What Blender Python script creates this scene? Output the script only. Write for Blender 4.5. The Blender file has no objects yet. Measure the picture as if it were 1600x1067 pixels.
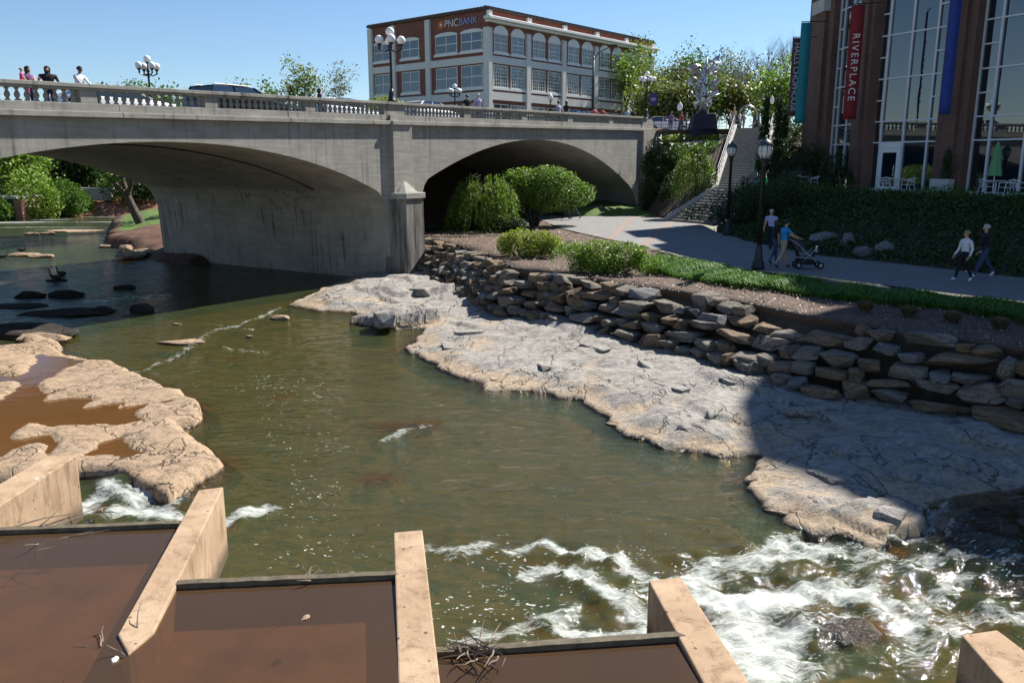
import bpy, bmesh, math, random
import numpy as np
from mathutils import Vector, Matrix

scene = bpy.context.scene
COL = scene.collection
R = random.Random(7)
NR = np.random.default_rng(11)

# ------------------------------------------------------------------ camera
F_PX, CAM_H, PITCH = 1290.0, 5.7, math.atan(278 / 1290.0)
cam_d = bpy.data.cameras.new('camera'); cam = bpy.data.objects.new('camera', cam_d); COL.objects.link(cam)
cam.location = (0, 0, CAM_H); cam.rotation_euler = (math.pi / 2 - PITCH, 0, 0)
cam_d.sensor_width = 36; cam_d.lens = 36 * F_PX / 1600; cam_d.clip_start = 0.1; cam_d.clip_end = 3000
scene.camera = cam
# ------------------------------------------------------------------ sky, sun, exposure
SUN_AZ, SUN_EL = math.radians(48), math.radians(46)
world = bpy.data.worlds.new('World'); scene.world = world; world.use_nodes = True
wn = world.node_tree.nodes; wl = world.node_tree.links
for n in list(wn): wn.remove(n)
sky = wn.new('ShaderNodeTexSky'); sky.sky_type = 'NISHITA'; sky.sun_disc = False
sky.sun_elevation = SUN_EL; sky.sun_rotation = SUN_AZ; sky.altitude = 100; sky.air_density = 1.0; sky.dust_density = 0.0; sky.ozone_density = 6.0
bgn = wn.new('ShaderNodeBackground'); bgn.inputs[1].default_value = 0.066
won = wn.new('ShaderNodeOutputWorld'); wl.new(sky.outputs[0], bgn.inputs[0]); wl.new(bgn.outputs[0], won.inputs[0])
sun_d = bpy.data.lights.new('sun', 'SUN'); sun_d.energy = 5.0; sun_d.angle = math.radians(0.53); sun_d.color = (1, .95, .87)
sun = bpy.data.objects.new('sun', sun_d); COL.objects.link(sun)
SUN_DIR = Vector((math.sin(SUN_AZ) * math.cos(SUN_EL), math.cos(SUN_AZ) * math.cos(SUN_EL), math.sin(SUN_EL)))
sun.rotation_euler = SUN_DIR.to_track_quat('Z', 'Y').to_euler(); sun.location = (30, 30, 60)
vs = scene.view_settings; vs.view_transform = 'Standard'; vs.look = 'None'; vs.exposure = 1.0; vs.gamma = 1; vs.use_curve_mapping = False

# ------------------------------------------------------------------ survey helpers (photo pixel -> place)
def ray(x, y):
    a = (x - 800) / F_PX; b = (533.5 - y) / F_PX; c, s = math.cos(PITCH), math.sin(PITCH)
    return a, c + b * s, -s + b * c
def pz(x, y, z=0.0):
    r = ray(x, y); k = (z - CAM_H) / r[2]; return Vector((r[0] * k, r[1] * k, z))
def py(x, y, Y):
    r = ray(x, y); k = Y / r[1]; return Vector((r[0] * k, Y, CAM_H + r[2] * k))
def sm(a, b, x):
    t = np.clip((x - a) / (b - a), 0, 1); return t * t * (3 - 2 * t)

# ------------------------------------------------------------------ noise
def _h(ix, iy, iz, seed):
    n = (ix * 374761393 + iy * 668265263 + iz * 2147483647 + seed * 974634777) & 0xffffffff
    n = ((n ^ (n >> 13)) * 1274126177) & 0xffffffff
    n = ((n ^ (n >> 16)) * 2246822519) & 0xffffffff
    return ((n ^ (n >> 15)) & 0xffffff) / float(0xffffff)
def vn(x, y, z=0.0, seed=0):
    x = np.asarray(x, float); y = np.asarray(y, float) + 0 * x; z = np.asarray(z, float) + 0 * x
    ix = np.floor(x).astype(np.int64); iy = np.floor(y).astype(np.int64); iz = np.floor(z).astype(np.int64)
    fx, fy, fz = x - ix, y - iy, z - iz
    fx = fx * fx * (3 - 2 * fx); fy = fy * fy * (3 - 2 * fy); fz = fz * fz * (3 - 2 * fz)
    def L(a, b, t): return a + (b - a) * t
    c = [[[_h(ix + i, iy + j, iz + k, seed) for k in (0, 1)] for j in (0, 1)] for i in (0, 1)]
    return L(L(L(c[0][0][0], c[1][0][0], fx), L(c[0][1][0], c[1][1][0], fx), fy), L(L(c[0][0][1], c[1][0][1], fx), L(c[0][1][1], c[1][1][1], fx), fy), fz)
def fbm(x, y, z=0.0, oct=4, seed=0):
    s = 0; a = .5; f = 1.0
    for o in range(oct):
        s = s + a * vn(np.asarray(x) * f, np.asarray(y) * f, np.asarray(z) * f, seed + o * 17); a *= .5; f *= 2.03
    return s / (1 - .5 ** oct)

def worley(x, y, seed=0):
    ix = np.floor(x).astype(np.int64); iy = np.floor(y).astype(np.int64); f1 = np.full(x.shape, 9.); f2 = np.full(x.shape, 9.); a = np.zeros(x.shape); b = np.zeros(x.shape); ox = np.zeros(x.shape); oy = np.zeros(x.shape)
    for i in (-1, 0, 1):
        for j in (-1, 0, 1):
            cx, cy = ix + i, iy + j; px_ = cx + .1 + .8 * _h(cx, cy, 0 * cx, seed); py_ = cy + .1 + .8 * _h(cx, cy, 0 * cx + 1, seed); d = np.hypot(x - px_, y - py_); n = d < f1
            f2 = np.where(n, f1, np.minimum(f2, d)); a = np.where(n, _h(cx, cy, 0 * cx + 2, seed), a); b = np.where(n, _h(cx, cy, 0 * cx + 3, seed), b); ox = np.where(n, x - px_, ox); oy = np.where(n, y - py_, oy); f1 = np.where(n, d, f1)
    return f1, f2, a, b, ox, oy

# ------------------------------------------------------------------ mesh helpers
def link(o, parent=None):
    COL.objects.link(o)
    if parent is not None: o.parent = parent
    return o
def tag(o, label=None, cat=None, group=None, kind=None):
    if label: o['label'] = label
    if cat: o['category'] = cat
    if group: o['group'] = group
    if kind: o['kind'] = kind
    return o
def thing(name, label, cat, loc=(0, 0, 0), rz=0.0, group=None):
    o = bpy.data.objects.new(name, None); o.empty_display_size = .3; COL.objects.link(o)
    o.location = loc; o.rotation_euler = (0, 0, rz); return tag(o, label, cat, group)
def npmesh(name, V, Fc, mats, parent=None, smooth=False, attrs=None, midx=None):
    V = np.asarray(V, np.float32); Fc = np.asarray(Fc, np.int32); k = Fc.shape[1]
    me = bpy.data.meshes.new(name); me.vertices.add(len(V)); me.vertices.foreach_set('co', V.ravel())
    me.loops.add(Fc.size); me.loops.foreach_set('vertex_index', Fc.ravel())
    me.polygons.add(len(Fc)); me.polygons.foreach_set('loop_start', np.arange(0, Fc.size, k, dtype=np.int32))
    try: me.polygons.foreach_set('loop_total', np.full(len(Fc), k, np.int32))
    except Exception: pass
    for m in (mats if isinstance(mats, (list, tuple)) else [mats]): me.materials.append(m)
    if midx is not None: me.polygons.foreach_set('material_index', np.asarray(midx, np.int32))
    if attrs:
        for an, av in attrs.items():
            at = me.attributes.new(an, 'FLOAT', 'POINT'); at.data.foreach_set('value', np.asarray(av, np.float32))
    me.update(calc_edges=True)
    me.polygons.foreach_set('use_smooth', np.full(len(Fc), bool(smooth)))
    me.validate()
    return link(bpy.data.objects.new(name, me), parent)
class MB:
    """collects shapes, builds ONE mesh object"""
    def __init__(s): s.v = []; s.f = []
    def add(s, v, f):
        o = len(s.v); s.v += [tuple(p) for p in v]; s.f += [tuple(i + o for i in q) for q in f]; return s
    def box(s, x0, x1, y0, y1, z0, z1):
        return s.add([(x0, y0, z0), (x1, y0, z0), (x1, y1, z0), (x0, y1, z0), (x0, y0, z1), (x1, y0, z1), (x1, y1, z1), (x0, y1, z1)],
                     [(0, 3, 2, 1), (4, 5, 6, 7), (0, 1, 5, 4), (1, 2, 6, 5), (2, 3, 7, 6), (3, 0, 4, 7)])
    def sbox(s, x0, x1, y0, y1, za, zb, z1a, z1b):   # bottom za(x0) zb(x1), top z1a,z1b
        return s.add([(x0, y0, za), (x1, y0, zb), (x1, y1, zb), (x0, y1, za), (x0, y0, z1a), (x1, y0, z1b), (x1, y1, z1b), (x0, y1, z1a)],
                     [(0, 3, 2, 1), (4, 5, 6, 7), (0, 1, 5, 4), (1, 2, 6, 5), (2, 3, 7, 6), (3, 0, 4, 7)])
    def prism(s, poly, z0, z1):
        n = len(poly); v = [(p[0], p[1], z0) for p in poly] + [(p[0], p[1], z1) for p in poly]
        f = [tuple(range(n - 1, -1, -1)), tuple(range(n, 2 * n))] + [(i, (i + 1) % n, n + (i + 1) % n, n + i) for i in range(n)]
        return s.add(v, f)
    def tube(s, pts, rad, n=8, cap=True):
        pts = [Vector(p) for p in pts]; m = len(pts)
        if not isinstance(rad, (list, tuple)): rad = [rad] * m
        rings = []; up = Vector((0, 0, 1))
        for i, p in enumerate(pts):
            d = (pts[min(i + 1, m - 1)] - pts[max(i - 1, 0)]).normalized()
            a = d.cross(up if abs(d.z) < .95 else Vector((1, 0, 0))).normalized(); b = a.cross(d)
            rings.append([p + (a * math.cos(2 * math.pi * k / n) + b * math.sin(2 * math.pi * k / n)) * rad[i] for k in range(n)])
        v = [q for r in rings for q in r]; f = []
        for i in range(m - 1):
            for k in range(n): f.append((i * n + k, i * n + (k + 1) % n, (i + 1) * n + (k + 1) % n, (i + 1) * n + k))
        if cap: f.append(tuple(range(n - 1, -1, -1))); f.append(tuple((m - 1) * n + k for k in range(n)))
        return s.add(v, f)
    def lathe(s, prof, n=10, c=(0, 0, 0), cap=True):
        v = []; f = []; m = len(prof)
        for r, z in prof:
            for k in range(n): v.append((c[0] + r * math.cos(2 * math.pi * k / n), c[1] + r * math.sin(2 * math.pi * k / n), c[2] + z))
        for i in range(m - 1):
            for k in range(n): f.append((i * n + k, i * n + (k + 1) % n, (i + 1) * n + (k + 1) % n, (i + 1) * n + k))
        if cap: f.append(tuple(range(n - 1, -1, -1))); f.append(tuple((m - 1) * n + k for k in range(n)))
        return s.add(v, f)
    def ball(s, c, r, n=10, m=7, sc=(1, 1, 1)):
        prof = [(max(1e-3, r * math.sin(math.pi * i / m)), -r * math.cos(math.pi * i / m)) for i in range(m + 1)]
        o = len(s.v); s.lathe(prof, n)
        for i in range(o, len(s.v)):
            p = s.v[i]; s.v[i] = (c[0] + p[0] * sc[0], c[1] + p[1] * sc[1], c[2] + p[2] * sc[2])
        return s
    def xf(s, M):
        s.v = [tuple(M @ Vector(p)) for p in s.v]; return s
    def build(s, name, mat, parent=None, smooth=False, bevel=0.0):
        me = bpy.data.meshes.new(name); me.from_pydata(s.v, [], s.f); me.materials.append(mat)
        if smooth: me.polygons.foreach_set('use_smooth', [True] * len(me.polygons))
        me.update()
        o = link(bpy.data.objects.new(name, me), parent)
        if bevel:
            b = o.modifiers.new('bevel', 'BEVEL'); b.width = bevel; b.segments = 2; b.limit_method = 'ANGLE'; b.angle_limit = .6
        return o
def copy_tree(o, parent=None):
    c = o.copy(); COL.objects.link(c); c.parent = parent
    for ch in list(o.children): copy_tree(ch, c)
    return c
def sdist(px_, py_, poly):
    """signed distance, + inside, for arrays of points"""
    P = np.array([(p[0], p[1]) for p in poly], float); n = len(P)
    d = np.full(px_.shape, 1e9); ins = np.zeros(px_.shape, bool)
    for i in range(n):
        a = P[i]; b = P[(i + 1) % n]; e = b - a
        wx = px_ - a[0]; wy = py_ - a[1]
        t = np.clip((wx * e[0] + wy * e[1]) / max(e @ e, 1e-9), 0, 1)
        d = np.minimum(d, (wx - e[0] * t) ** 2 + (wy - e[1] * t) ** 2)
        c = ((a[1] <= py_) & (b[1] > py_)) | ((b[1] <= py_) & (a[1] > py_))
        if abs(e[1]) > 1e-9: ins ^= c & (px_ < a[0] + (py_ - a[1]) / e[1] * e[0])
    return np.sqrt(d) * np.where(ins, 1, -1)
def ldist(px_, py_, line):
    P = np.array([(p[0], p[1]) for p in line], float); d = np.full(px_.shape, 1e9)
    for a, b in zip(P[:-1], P[1:]):
        e = b - a; wx = px_ - a[0]; wy = py_ - a[1]; t = np.clip((wx * e[0] + wy * e[1]) / max(e @ e, 1e-9), 0, 1)
        d = np.minimum(d, (wx - e[0] * t) ** 2 + (wy - e[1] * t) ** 2)
    return np.sqrt(d)
def resample(line, n):
    P = np.array([tuple(p) for p in line], float); L = np.r_[0, np.cumsum(np.linalg.norm(np.diff(P, axis=0), axis=1))]
    t = np.linspace(0, L[-1], n); return np.stack([np.interp(t, L, P[:, k]) for k in range(P.shape[1])], 1)
def gridfaces(nx, ny):
    i = np.arange(nx * ny).reshape(ny, nx); return np.stack([i[:-1, :-1], i[:-1, 1:], i[1:, 1:], i[1:, :-1]], -1).reshape(-1, 4)
def loft(name, lines, n, sub, mat, rough=0.0, kind='structure', seed=0):
    L = [resample(l, n) for l in lines]; rows = []
    for a, b in zip(L[:-1], L[1:]):
        for k in range(sub): rows.append(a + (b - a) * (k / sub))
    rows.append(L[-1]); V = np.concatenate(rows)
    if rough: V[:, 2] += rough * (fbm(V[:, 0] * 1.3, V[:, 1] * 1.3, 0, 4, seed) - .5)
    return tag(npmesh(name, V, gridfaces(n, len(rows)), mat, smooth=True), kind=kind)

# ------------------------------------------------------------------ materials
def nodes(name):
    m = bpy.data.materials.new(name); m.use_nodes = True; nt = m.node_tree
    return m, nt, nt.nodes['Principled BSDF'], nt.nodes['Material Output']
def coord(nt, kind='Object', scale=(1, 1, 1)):
    t = nt.nodes.new('ShaderNodeTexCoord'); mp = nt.nodes.new('ShaderNodeMapping'); mp.inputs['Scale'].default_value = scale
    nt.links.new(t.outputs[kind], mp.inputs[0]); return mp.outputs[0]
def noise(nt, vec, scale, detail=6, rough=.6, dist=0.0):
    n = nt.nodes.new('ShaderNodeTexNoise'); n.inputs['Scale'].default_value = scale; n.inputs['Detail'].default_value = detail
    n.inputs['Roughness'].default_value = rough; n.inputs['Distortion'].default_value = dist
    nt.links.new(vec, n.inputs['Vector']); return n.outputs['Fac']
def ramp(nt, fac, stops):
    r = nt.nodes.new('ShaderNodeValToRGB'); e = r.color_ramp.elements
    while len(e) < len(stops): e.new(.5)
    for q, (p, c) in zip(e, stops): q.position = p; q.color = (c if len(c) == 4 else tuple(c) + (1,))
    nt.links.new(fac, r.inputs[0]); return r.outputs[0]
def mixc(nt, fac, a, b, mode='MIX'):
    m = nt.nodes.new('ShaderNodeMix'); m.data_type = 'RGBA'; m.blend_type = mode
    for s, i in ((fac, 0), (a, 6), (b, 7)):
        if isinstance(s, (int, float)): m.inputs[i].default_value = s
        elif isinstance(s, tuple): m.inputs[i].default_value = s if len(s) == 4 else s + (1,)
        else: nt.links.new(s, m.inputs[i])
    return m.outputs[2]
def math_(nt, op, a, b=None, clamp=False):
    m = nt.nodes.new('ShaderNodeMath'); m.operation = op; m.use_clamp = clamp
    for s, i in ((a, 0), (b, 1)):
        if s is None: continue
        if isinstance(s, (int, float)): m.inputs[i].default_value = s
        else: nt.links.new(s, m.inputs[i])
    return m.outputs[0]
def bump(nt, bs, h, strength=.4, dist=.02):
    b = nt.nodes.new('ShaderNodeBump'); b.inputs['Strength'].default_value = strength; b.inputs['Distance'].default_value = dist
    nt.links.new(h, b.inputs['Height']); nt.links.new(b.outputs[0], bs.inputs['Normal']); return b
def pm(name, c1, c2=None, scale=3.0, rough=.8, bmp=0.0, bscale=None, metal=0.0, spec=.4, kind='Object', stretch=(1, 1, 1), bd=.02):
    m, nt, bs, out = nodes(name); bs.inputs['Roughness'].default_value = rough; bs.inputs['Metallic'].default_value = metal
    bs.inputs['Specular IOR Level'].default_value = spec
    if c2 is None: c2 = tuple(min(1, v * 1.25) for v in c1)
    v = coord(nt, kind, stretch); f = noise(nt, v, scale)
    nt.links.new(ramp(nt, f, [(.3, c1), (.7, c2)]), bs.inputs['Base Color'])
    if bmp: bump(nt, bs, noise(nt, v, bscale or scale * 6, 8, .65), bmp, bd)
    return m
def leaf_mat(name, c1, c2, trans=.35):
    m, nt, bs, out = nodes(name); g = nt.nodes.new('ShaderNodeNewGeometry')
    c = ramp(nt, g.outputs['Random Per Island'], [(0, c1), (1, c2)])
    nt.links.new(c, bs.inputs['Base Color']); bs.inputs['Roughness'].default_value = .5; bs.inputs['Specular IOR Level'].default_value = .3
    tr = nt.nodes.new('ShaderNodeBsdfTranslucent'); nt.links.new(mixc(nt, 1.0, c, (1.0, 1.15, .5), 'MULTIPLY'), tr.inputs[0])
    mx = nt.nodes.new('ShaderNodeMixShader'); mx.inputs[0].default_value = trans
    nt.links.new(bs.outputs[0], mx.inputs[1]); nt.links.new(tr.outputs[0], mx.inputs[2]); nt.links.new(mx.outputs[0], out.inputs[0]); return m
def rock_mat(name, grey, grey2, tan, zt=.45, tanz=True):
    m, nt, bs, out = nodes(name); v = coord(nt)
    big = noise(nt, v, .7, 6, .6); fine = noise(nt, v, 9, 8, .7); st = noise(nt, coord(nt, 'Object', (1.0, 1.5, 1)), 1.9, 9, .68, .5)
    c = mixc(nt, big, grey + (1,), grey2 + (1,)); c = mixc(nt, ramp(nt, st, [(.42, (0, 0, 0)), (.62, (.55, .55, .55))]), c, tuple(x * .55 for x in grey) + (1,))
    if tanz:
        gx = nt.nodes.new('ShaderNodeNewGeometry'); sx = nt.nodes.new('ShaderNodeSeparateXYZ'); nt.links.new(gx.outputs['Position'], sx.inputs[0])
        zz = math_(nt, 'ADD', math_(nt, 'MULTIPLY', sx.outputs[2], 1 / zt), math_(nt, 'ADD', math_(nt, 'MULTIPLY', math_(nt, 'SUBTRACT', big, .5), 3.0), math_(nt, 'MULTIPLY', math_(nt, 'SUBTRACT', st, .5), 1.4)))
        c = mixc(nt, ramp(nt, zz, [(.35, (1, 1, 1)), (.85, (0, 0, 0))]), c, tan + (1,))
        wet = ramp(nt, math_(nt, 'ADD', math_(nt, 'MULTIPLY', sx.outputs[2], 6), math_(nt, 'MULTIPLY', math_(nt, 'SUBTRACT', st, .5), .6)), [(.12, (0.22, .2, .18)), (.42, (1, 1, 1))])
        c = mixc(nt, 1.0, c, wet, 'MULTIPLY')
        nt.links.new(ramp(nt, math_(nt, 'MULTIPLY', sx.outputs[2], 6), [(.1, (.15,) * 3), (.45, (.85,) * 3)]), bs.inputs['Roughness'])
    ck = math_(nt, 'ABSOLUTE', math_(nt, 'SUBTRACT', noise(nt, coord(nt, 'Object', (.75, 1.25, .8)), 1.3, 7, .62, .35), .5)); ck2 = math_(nt, 'ABSOLUTE', math_(nt, 'SUBTRACT', noise(nt, coord(nt, 'Object', (1.0, .55, .8)), .62, 5, .55, .2), .5)); crk = mixc(nt, 1.0, ramp(nt, ck, [(.0, (.62,) * 3), (.010, (1.0,) * 3)]), ramp(nt, ck2, [(.0, (.16,) * 3), (.009, (1.0,) * 3)]), 'MULTIPLY')
    c = mixc(nt, .9, c, crk, 'MULTIPLY')
    c = mixc(nt, 1.0, c, ramp(nt, fine, [(.25, (.55,) * 3), (.7, (1.15,) * 3)]), 'MULTIPLY')
    nt.links.new(c, bs.inputs['Base Color'])
    if not tanz: bs.inputs['Roughness'].default_value = .85
    h = math_(nt, 'ADD', math_(nt, 'MULTIPLY', fine, .5), math_(nt, 'ADD', math_(nt, 'MULTIPLY', st, .8), math_(nt, 'ADD', math_(nt, 'MULTIPLY', crk, .45), math_(nt, 'MULTIPLY', noise(nt, v, 40, 4, .6), .2))))
    bump(nt, bs, h, .9, .09); bs.inputs['Specular IOR Level'].default_value = .3; return m
def water_mat(name, murk, tint, rip_scale, rip_str, stretch, foam=True, rough=.05, ior=1.33):
    m, nt, bs, out = nodes(name); nt.nodes.remove(bs); v = coord(nt, 'Object', stretch)
    at = nt.nodes.new('ShaderNodeAttribute'); at.attribute_name = 'depth'
    n1 = noise(nt, v, rip_scale, 5, .6, .6); n2 = noise(nt, v, rip_scale * .28, 3, .5, .8)
    hh = math_(nt, 'ADD', math_(nt, 'MULTIPLY', n1, .45), n2)
    b = nt.nodes.new('ShaderNodeBump'); b.inputs['Strength'].default_value = rip_str; b.inputs['Distance'].default_value = .11; nt.links.new(hh, b.inputs['Height'])
    if rip_str > .5: ra = nt.nodes.new('ShaderNodeAttribute'); ra.attribute_name = 'rip'; nt.links.new(ra.outputs['Fac'], b.inputs['Distance'])
    df = nt.nodes.new('ShaderNodeBsdfDiffuse'); nt.links.new(mixc(nt, noise(nt, v, .35, 3), murk + (1,), tuple(x * .7 for x in murk) + (1,)), df.inputs[0])
    tp = nt.nodes.new('ShaderNodeBsdfTransparent'); tp.inputs[0].default_value = tint + (1,)
    mx = nt.nodes.new('ShaderNodeMixShader'); nt.links.new(at.outputs['Fac'], mx.inputs[0]); nt.links.new(tp.outputs[0], mx.inputs[1]); nt.links.new(df.outputs[0], mx.inputs[2])
    gl = nt.nodes.new('ShaderNodeBsdfGlossy'); gl.inputs['Roughness'].default_value = rough; nt.links.new(b.outputs[0], gl.inputs['Normal'])
    fr = nt.nodes.new('ShaderNodeFresnel'); fr.inputs[0].default_value = ior; nt.links.new(b.outputs[0], fr.inputs['Normal'])
    m2 = nt.nodes.new('ShaderNodeMixShader'); nt.links.new(fr.outputs[0], m2.inputs[0]); nt.links.new(mx.outputs[0], m2.inputs[1]); nt.links.new(gl.outputs[0], m2.inputs[2])
    last = m2.outputs[0]
    if foam:
        fa = nt.nodes.new('ShaderNodeAttribute'); fa.attribute_name = 'foam'; fb = nt.nodes.new('ShaderNodeAttribute'); fb.attribute_name = 'fleck'
        vv = coord(nt, 'Object', (.55, 1.6, .3)); vv.node.inputs['Rotation'].default_value = (0, 0, -.5); fn = noise(nt, vv, 3.2, 10, .7, 1.1)
        fine = noise(nt, vv, 15, 6, .7, 1.0); lace = math_(nt, 'ADD', math_(nt, 'MULTIPLY', fn, .54), math_(nt, 'MULTIPLY', fine, .46)); k = ramp(nt, math_(nt, 'ADD', math_(nt, 'SUBTRACT', lace, .86), math_(nt, 'MULTIPLY', fa.outputs['Fac'], .62)), [(.0, (0, 0, 0)), (.07, (.35, .35, .35)), (.24, (1, 1, 1))])
        vo = nt.nodes.new('ShaderNodeTexVoronoi'); vo.inputs['Scale'].default_value = 5.2; vo.inputs['Randomness'].default_value = 1
        wob = nt.nodes.new('ShaderNodeVectorMath'); wob.operation = 'ADD'; nt.links.new(coord(nt, 'Object', (1, 1.25, .2)), wob.inputs[0])
        nn = nt.nodes.new('ShaderNodeTexNoise'); nn.inputs['Scale'].default_value = 5; nt.links.new(vv, nn.inputs['Vector']); nt.links.new(nn.outputs['Color'], wob.inputs[1])
        nt.links.new(wob.outputs[0], vo.inputs['Vector'])
        sel = nt.nodes.new('ShaderNodeSeparateColor'); nt.links.new(vo.outputs['Color'], sel.inputs[0])
        thr = math_(nt, 'MULTIPLY', math_(nt, 'MULTIPLY', sel.outputs[0], noise(nt, vv, .9, 5, .65, .5)), .42)
        fl = math_(nt, 'LESS_THAN', vo.outputs['Distance'], math_(nt, 'MULTIPLY', math_(nt, 'SUBTRACT', math_(nt, 'ADD', thr, fb.outputs['Fac']), 0.50), .66))
        kk = math_(nt, 'MAXIMUM', k, math_(nt, 'MULTIPLY', fl, .9), True)
        fd = nt.nodes.new('ShaderNodeBsdfDiffuse'); fd.inputs[0].default_value = (.52, .55, .52, 1); nt.links.new(b.outputs[0], fd.inputs['Normal'])
        m3 = nt.nodes.new('ShaderNodeMixShader'); nt.links.new(kk, m3.inputs[0]); nt.links.new(last, m3.inputs[1]); nt.links.new(fd.outputs[0], m3.inputs[2]); last = m3.outputs[0]
    nt.links.new(last, out.inputs[0]); return m
def brick_mat(name, c1, c2, mort, ax='XZ', bw=.22, bh=.075):
    m, nt, bs, out = nodes(name); t = nt.nodes.new('ShaderNodeTexCoord'); s = nt.nodes.new('ShaderNodeSeparateXYZ'); c = nt.nodes.new('ShaderNodeCombineXYZ')
    nt.links.new(t.outputs['Object'], s.inputs[0])
    nt.links.new(math_(nt, 'ADD', s.outputs[0], s.outputs[1]), c.inputs[0]); nt.links.new(s.outputs[2], c.inputs[1])
    b = nt.nodes.new('ShaderNodeTexBrick'); b.inputs['Scale'].default_value = 1; b.inputs['Brick Width'].default_value = bw; b.inputs['Row Height'].default_value = bh
    b.inputs['Mortar Size'].default_value = .009; b.inputs['Color1'].default_value = c1 + (1,); b.inputs['Color2'].default_value = c2 + (1,); b.inputs['Mortar'].default_value = mort + (1,)
    nt.links.new(c.outputs[0], b.inputs['Vector'])
    nt.links.new(mixc(nt, 1.0, b.outputs[0], ramp(nt, noise(nt, t.outputs['Object'], .6, 5), [(.3, (.75,) * 3), (.7, (1.1,) * 3)]), 'MULTIPLY'), bs.inputs['Base Color'])
    bs.inputs['Roughness'].default_value = .85; bump(nt, bs, b.outputs['Fac'], -.3, .01); return m
def conc_mat():
    """board-marked bridge concrete with dark run-off streaks"""
    m, nt, bs, out = nodes('bridge_concrete'); v = coord(nt)
    base = ramp(nt, noise(nt, v, .8, 8, .62), [(.3, (.26, .248, .218)), (.7, (.37, .356, .32))])
    boards = noise(nt, coord(nt, 'Object', (.8, .8, 5)), 1.2, 4, .5); base = mixc(nt, .22, base, ramp(nt, boards, [(.35, (.55,) * 3), (.65, (1.25,) * 3)]), 'MULTIPLY')
    stre = noise(nt, coord(nt, 'Object', (3.2, 3.2, .12)), 1.3, 6, .7); patch = noise(nt, v, .28, 4, .6)
    mask = math_(nt, 'MULTIPLY', ramp(nt, stre, [(.52, (0,) * 3), (.66, (1,) * 3)]), ramp(nt, patch, [(.42, (0,) * 3), (.58, (.85,) * 3)]))
    base = mixc(nt, mask, base, (.055, .053, .05, 1))
    nt.links.new(base, bs.inputs['Base Color']); bs.inputs['Roughness'].default_value = .9; bs.inputs['Specular IOR Level'].default_value = .2
    bump(nt, bs, math_(nt, 'ADD', boards, math_(nt, 'MULTIPLY', noise(nt, v, 14, 6, .7), .5)), .35, .03); return m
def fin_mat():
    m, nt, bs, out = nodes('tan_concrete'); v = coord(nt)
    base = ramp(nt, noise(nt, v, 1.6, 8, .65), [(.3, (.30, .20, .125)), (.7, (.46, .335, .225))])
    vo = nt.nodes.new('ShaderNodeTexVoronoi'); vo.inputs['Scale'].default_value = 11; nt.links.new(v, vo.inputs['Vector'])
    sel = nt.nodes.new('ShaderNodeSeparateColor'); nt.links.new(vo.outputs['Color'], sel.inputs[0])
    pit = math_(nt, 'LESS_THAN', vo.outputs['Distance'], math_(nt, 'MULTIPLY', math_(nt, 'POWER', sel.outputs[0], 5.0), .26))
    fine = noise(nt, v, 60, 4, .7); base = mixc(nt, .6, base, ramp(nt, fine, [(.3, (.7,) * 3), (.7, (1.25,) * 3)]), 'MULTIPLY')
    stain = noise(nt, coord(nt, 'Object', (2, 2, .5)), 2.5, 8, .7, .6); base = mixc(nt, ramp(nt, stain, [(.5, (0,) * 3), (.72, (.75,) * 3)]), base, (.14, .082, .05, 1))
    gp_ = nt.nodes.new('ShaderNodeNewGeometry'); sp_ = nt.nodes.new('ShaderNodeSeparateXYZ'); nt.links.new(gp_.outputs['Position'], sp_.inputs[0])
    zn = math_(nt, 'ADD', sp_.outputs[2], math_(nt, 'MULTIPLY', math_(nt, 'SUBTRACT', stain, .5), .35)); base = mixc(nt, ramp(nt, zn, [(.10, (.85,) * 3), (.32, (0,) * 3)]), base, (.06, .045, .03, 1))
    nt.links.new(mixc(nt, math_(nt, 'MULTIPLY', pit, .8), base, (.07, .045, .03, 1)), bs.inputs['Base Color']); bs.inputs['Roughness'].default_value = .9; bs.inputs['Specular IOR Level'].default_value = .2
    bump(nt, bs, math_(nt, 'SUBTRACT', fine, pit), .5, .008); return m
def glass_mat(name, c, ior=1.7, rough=.02):
    m, nt, bs, out = nodes(name); bs.inputs['Base Color'].default_value = c + (1,); bs.inputs['Roughness'].default_value = rough
    bs.inputs['IOR'].default_value = ior; bs.inputs['Specular IOR Level'].default_value = .5
    n = noise(nt, coord(nt), .35, 2); bump(nt, bs, n, .05, .02); return m

M = {}
M['conc'] = conc_mat(); M['fin'] = fin_mat()
M['soffit'] = M['conc']
M['rock'] = rock_mat('grey_bedrock', (.30, .278, .25), (.43, .40, .36), (.42, .325, .225), .30)
M['rockL'] = rock_mat('tan_bedrock', (.36, .265, .18), (.45, .33, .225), (.40, .285, .185), .5)
M['stone'] = rock_mat('wall_stone', (.20, .172, .142), (.28, .245, .20), (.3, .2, .1), tanz=False)
M['stoneb'] = rock_mat('rusty_stone', (.21, .145, .09), (.28, .205, .135), (.3, .2, .1), tanz=False)
M['stoneg'] = rock_mat('blue_grey_stone', (.185, .18, .172), (.28, .272, .26), (.3, .2, .1), tanz=False)
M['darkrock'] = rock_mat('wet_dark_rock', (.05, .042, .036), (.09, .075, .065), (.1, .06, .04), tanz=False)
M['bed'] = pm('river_bed', (.13, .075, .03), (.26, .165, .07), 1.2, .9, .3)
M['water'] = water_mat('river_water', (.066, .083, .030), (.84, .66, .38), 3.0, .95, (1.0, 1.6, 1.0))
M['pool'] = water_mat('pool_water', (.115, .070, .038), (.68, .50, .34), 3.0, .05, (1, 1, 1), foam=True, rough=.01)
M['puddle'] = water_mat('puddle_water', (.14, .07, .028), (.9, .68, .42), 3.0, .06, (1, 1, 1), foam=False, rough=.02)
M['mulch'] = pm('mulch', (.05, .033, .024), (.23, .165, .125), 26, .95, 1.0, 30, bd=.06)
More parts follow.
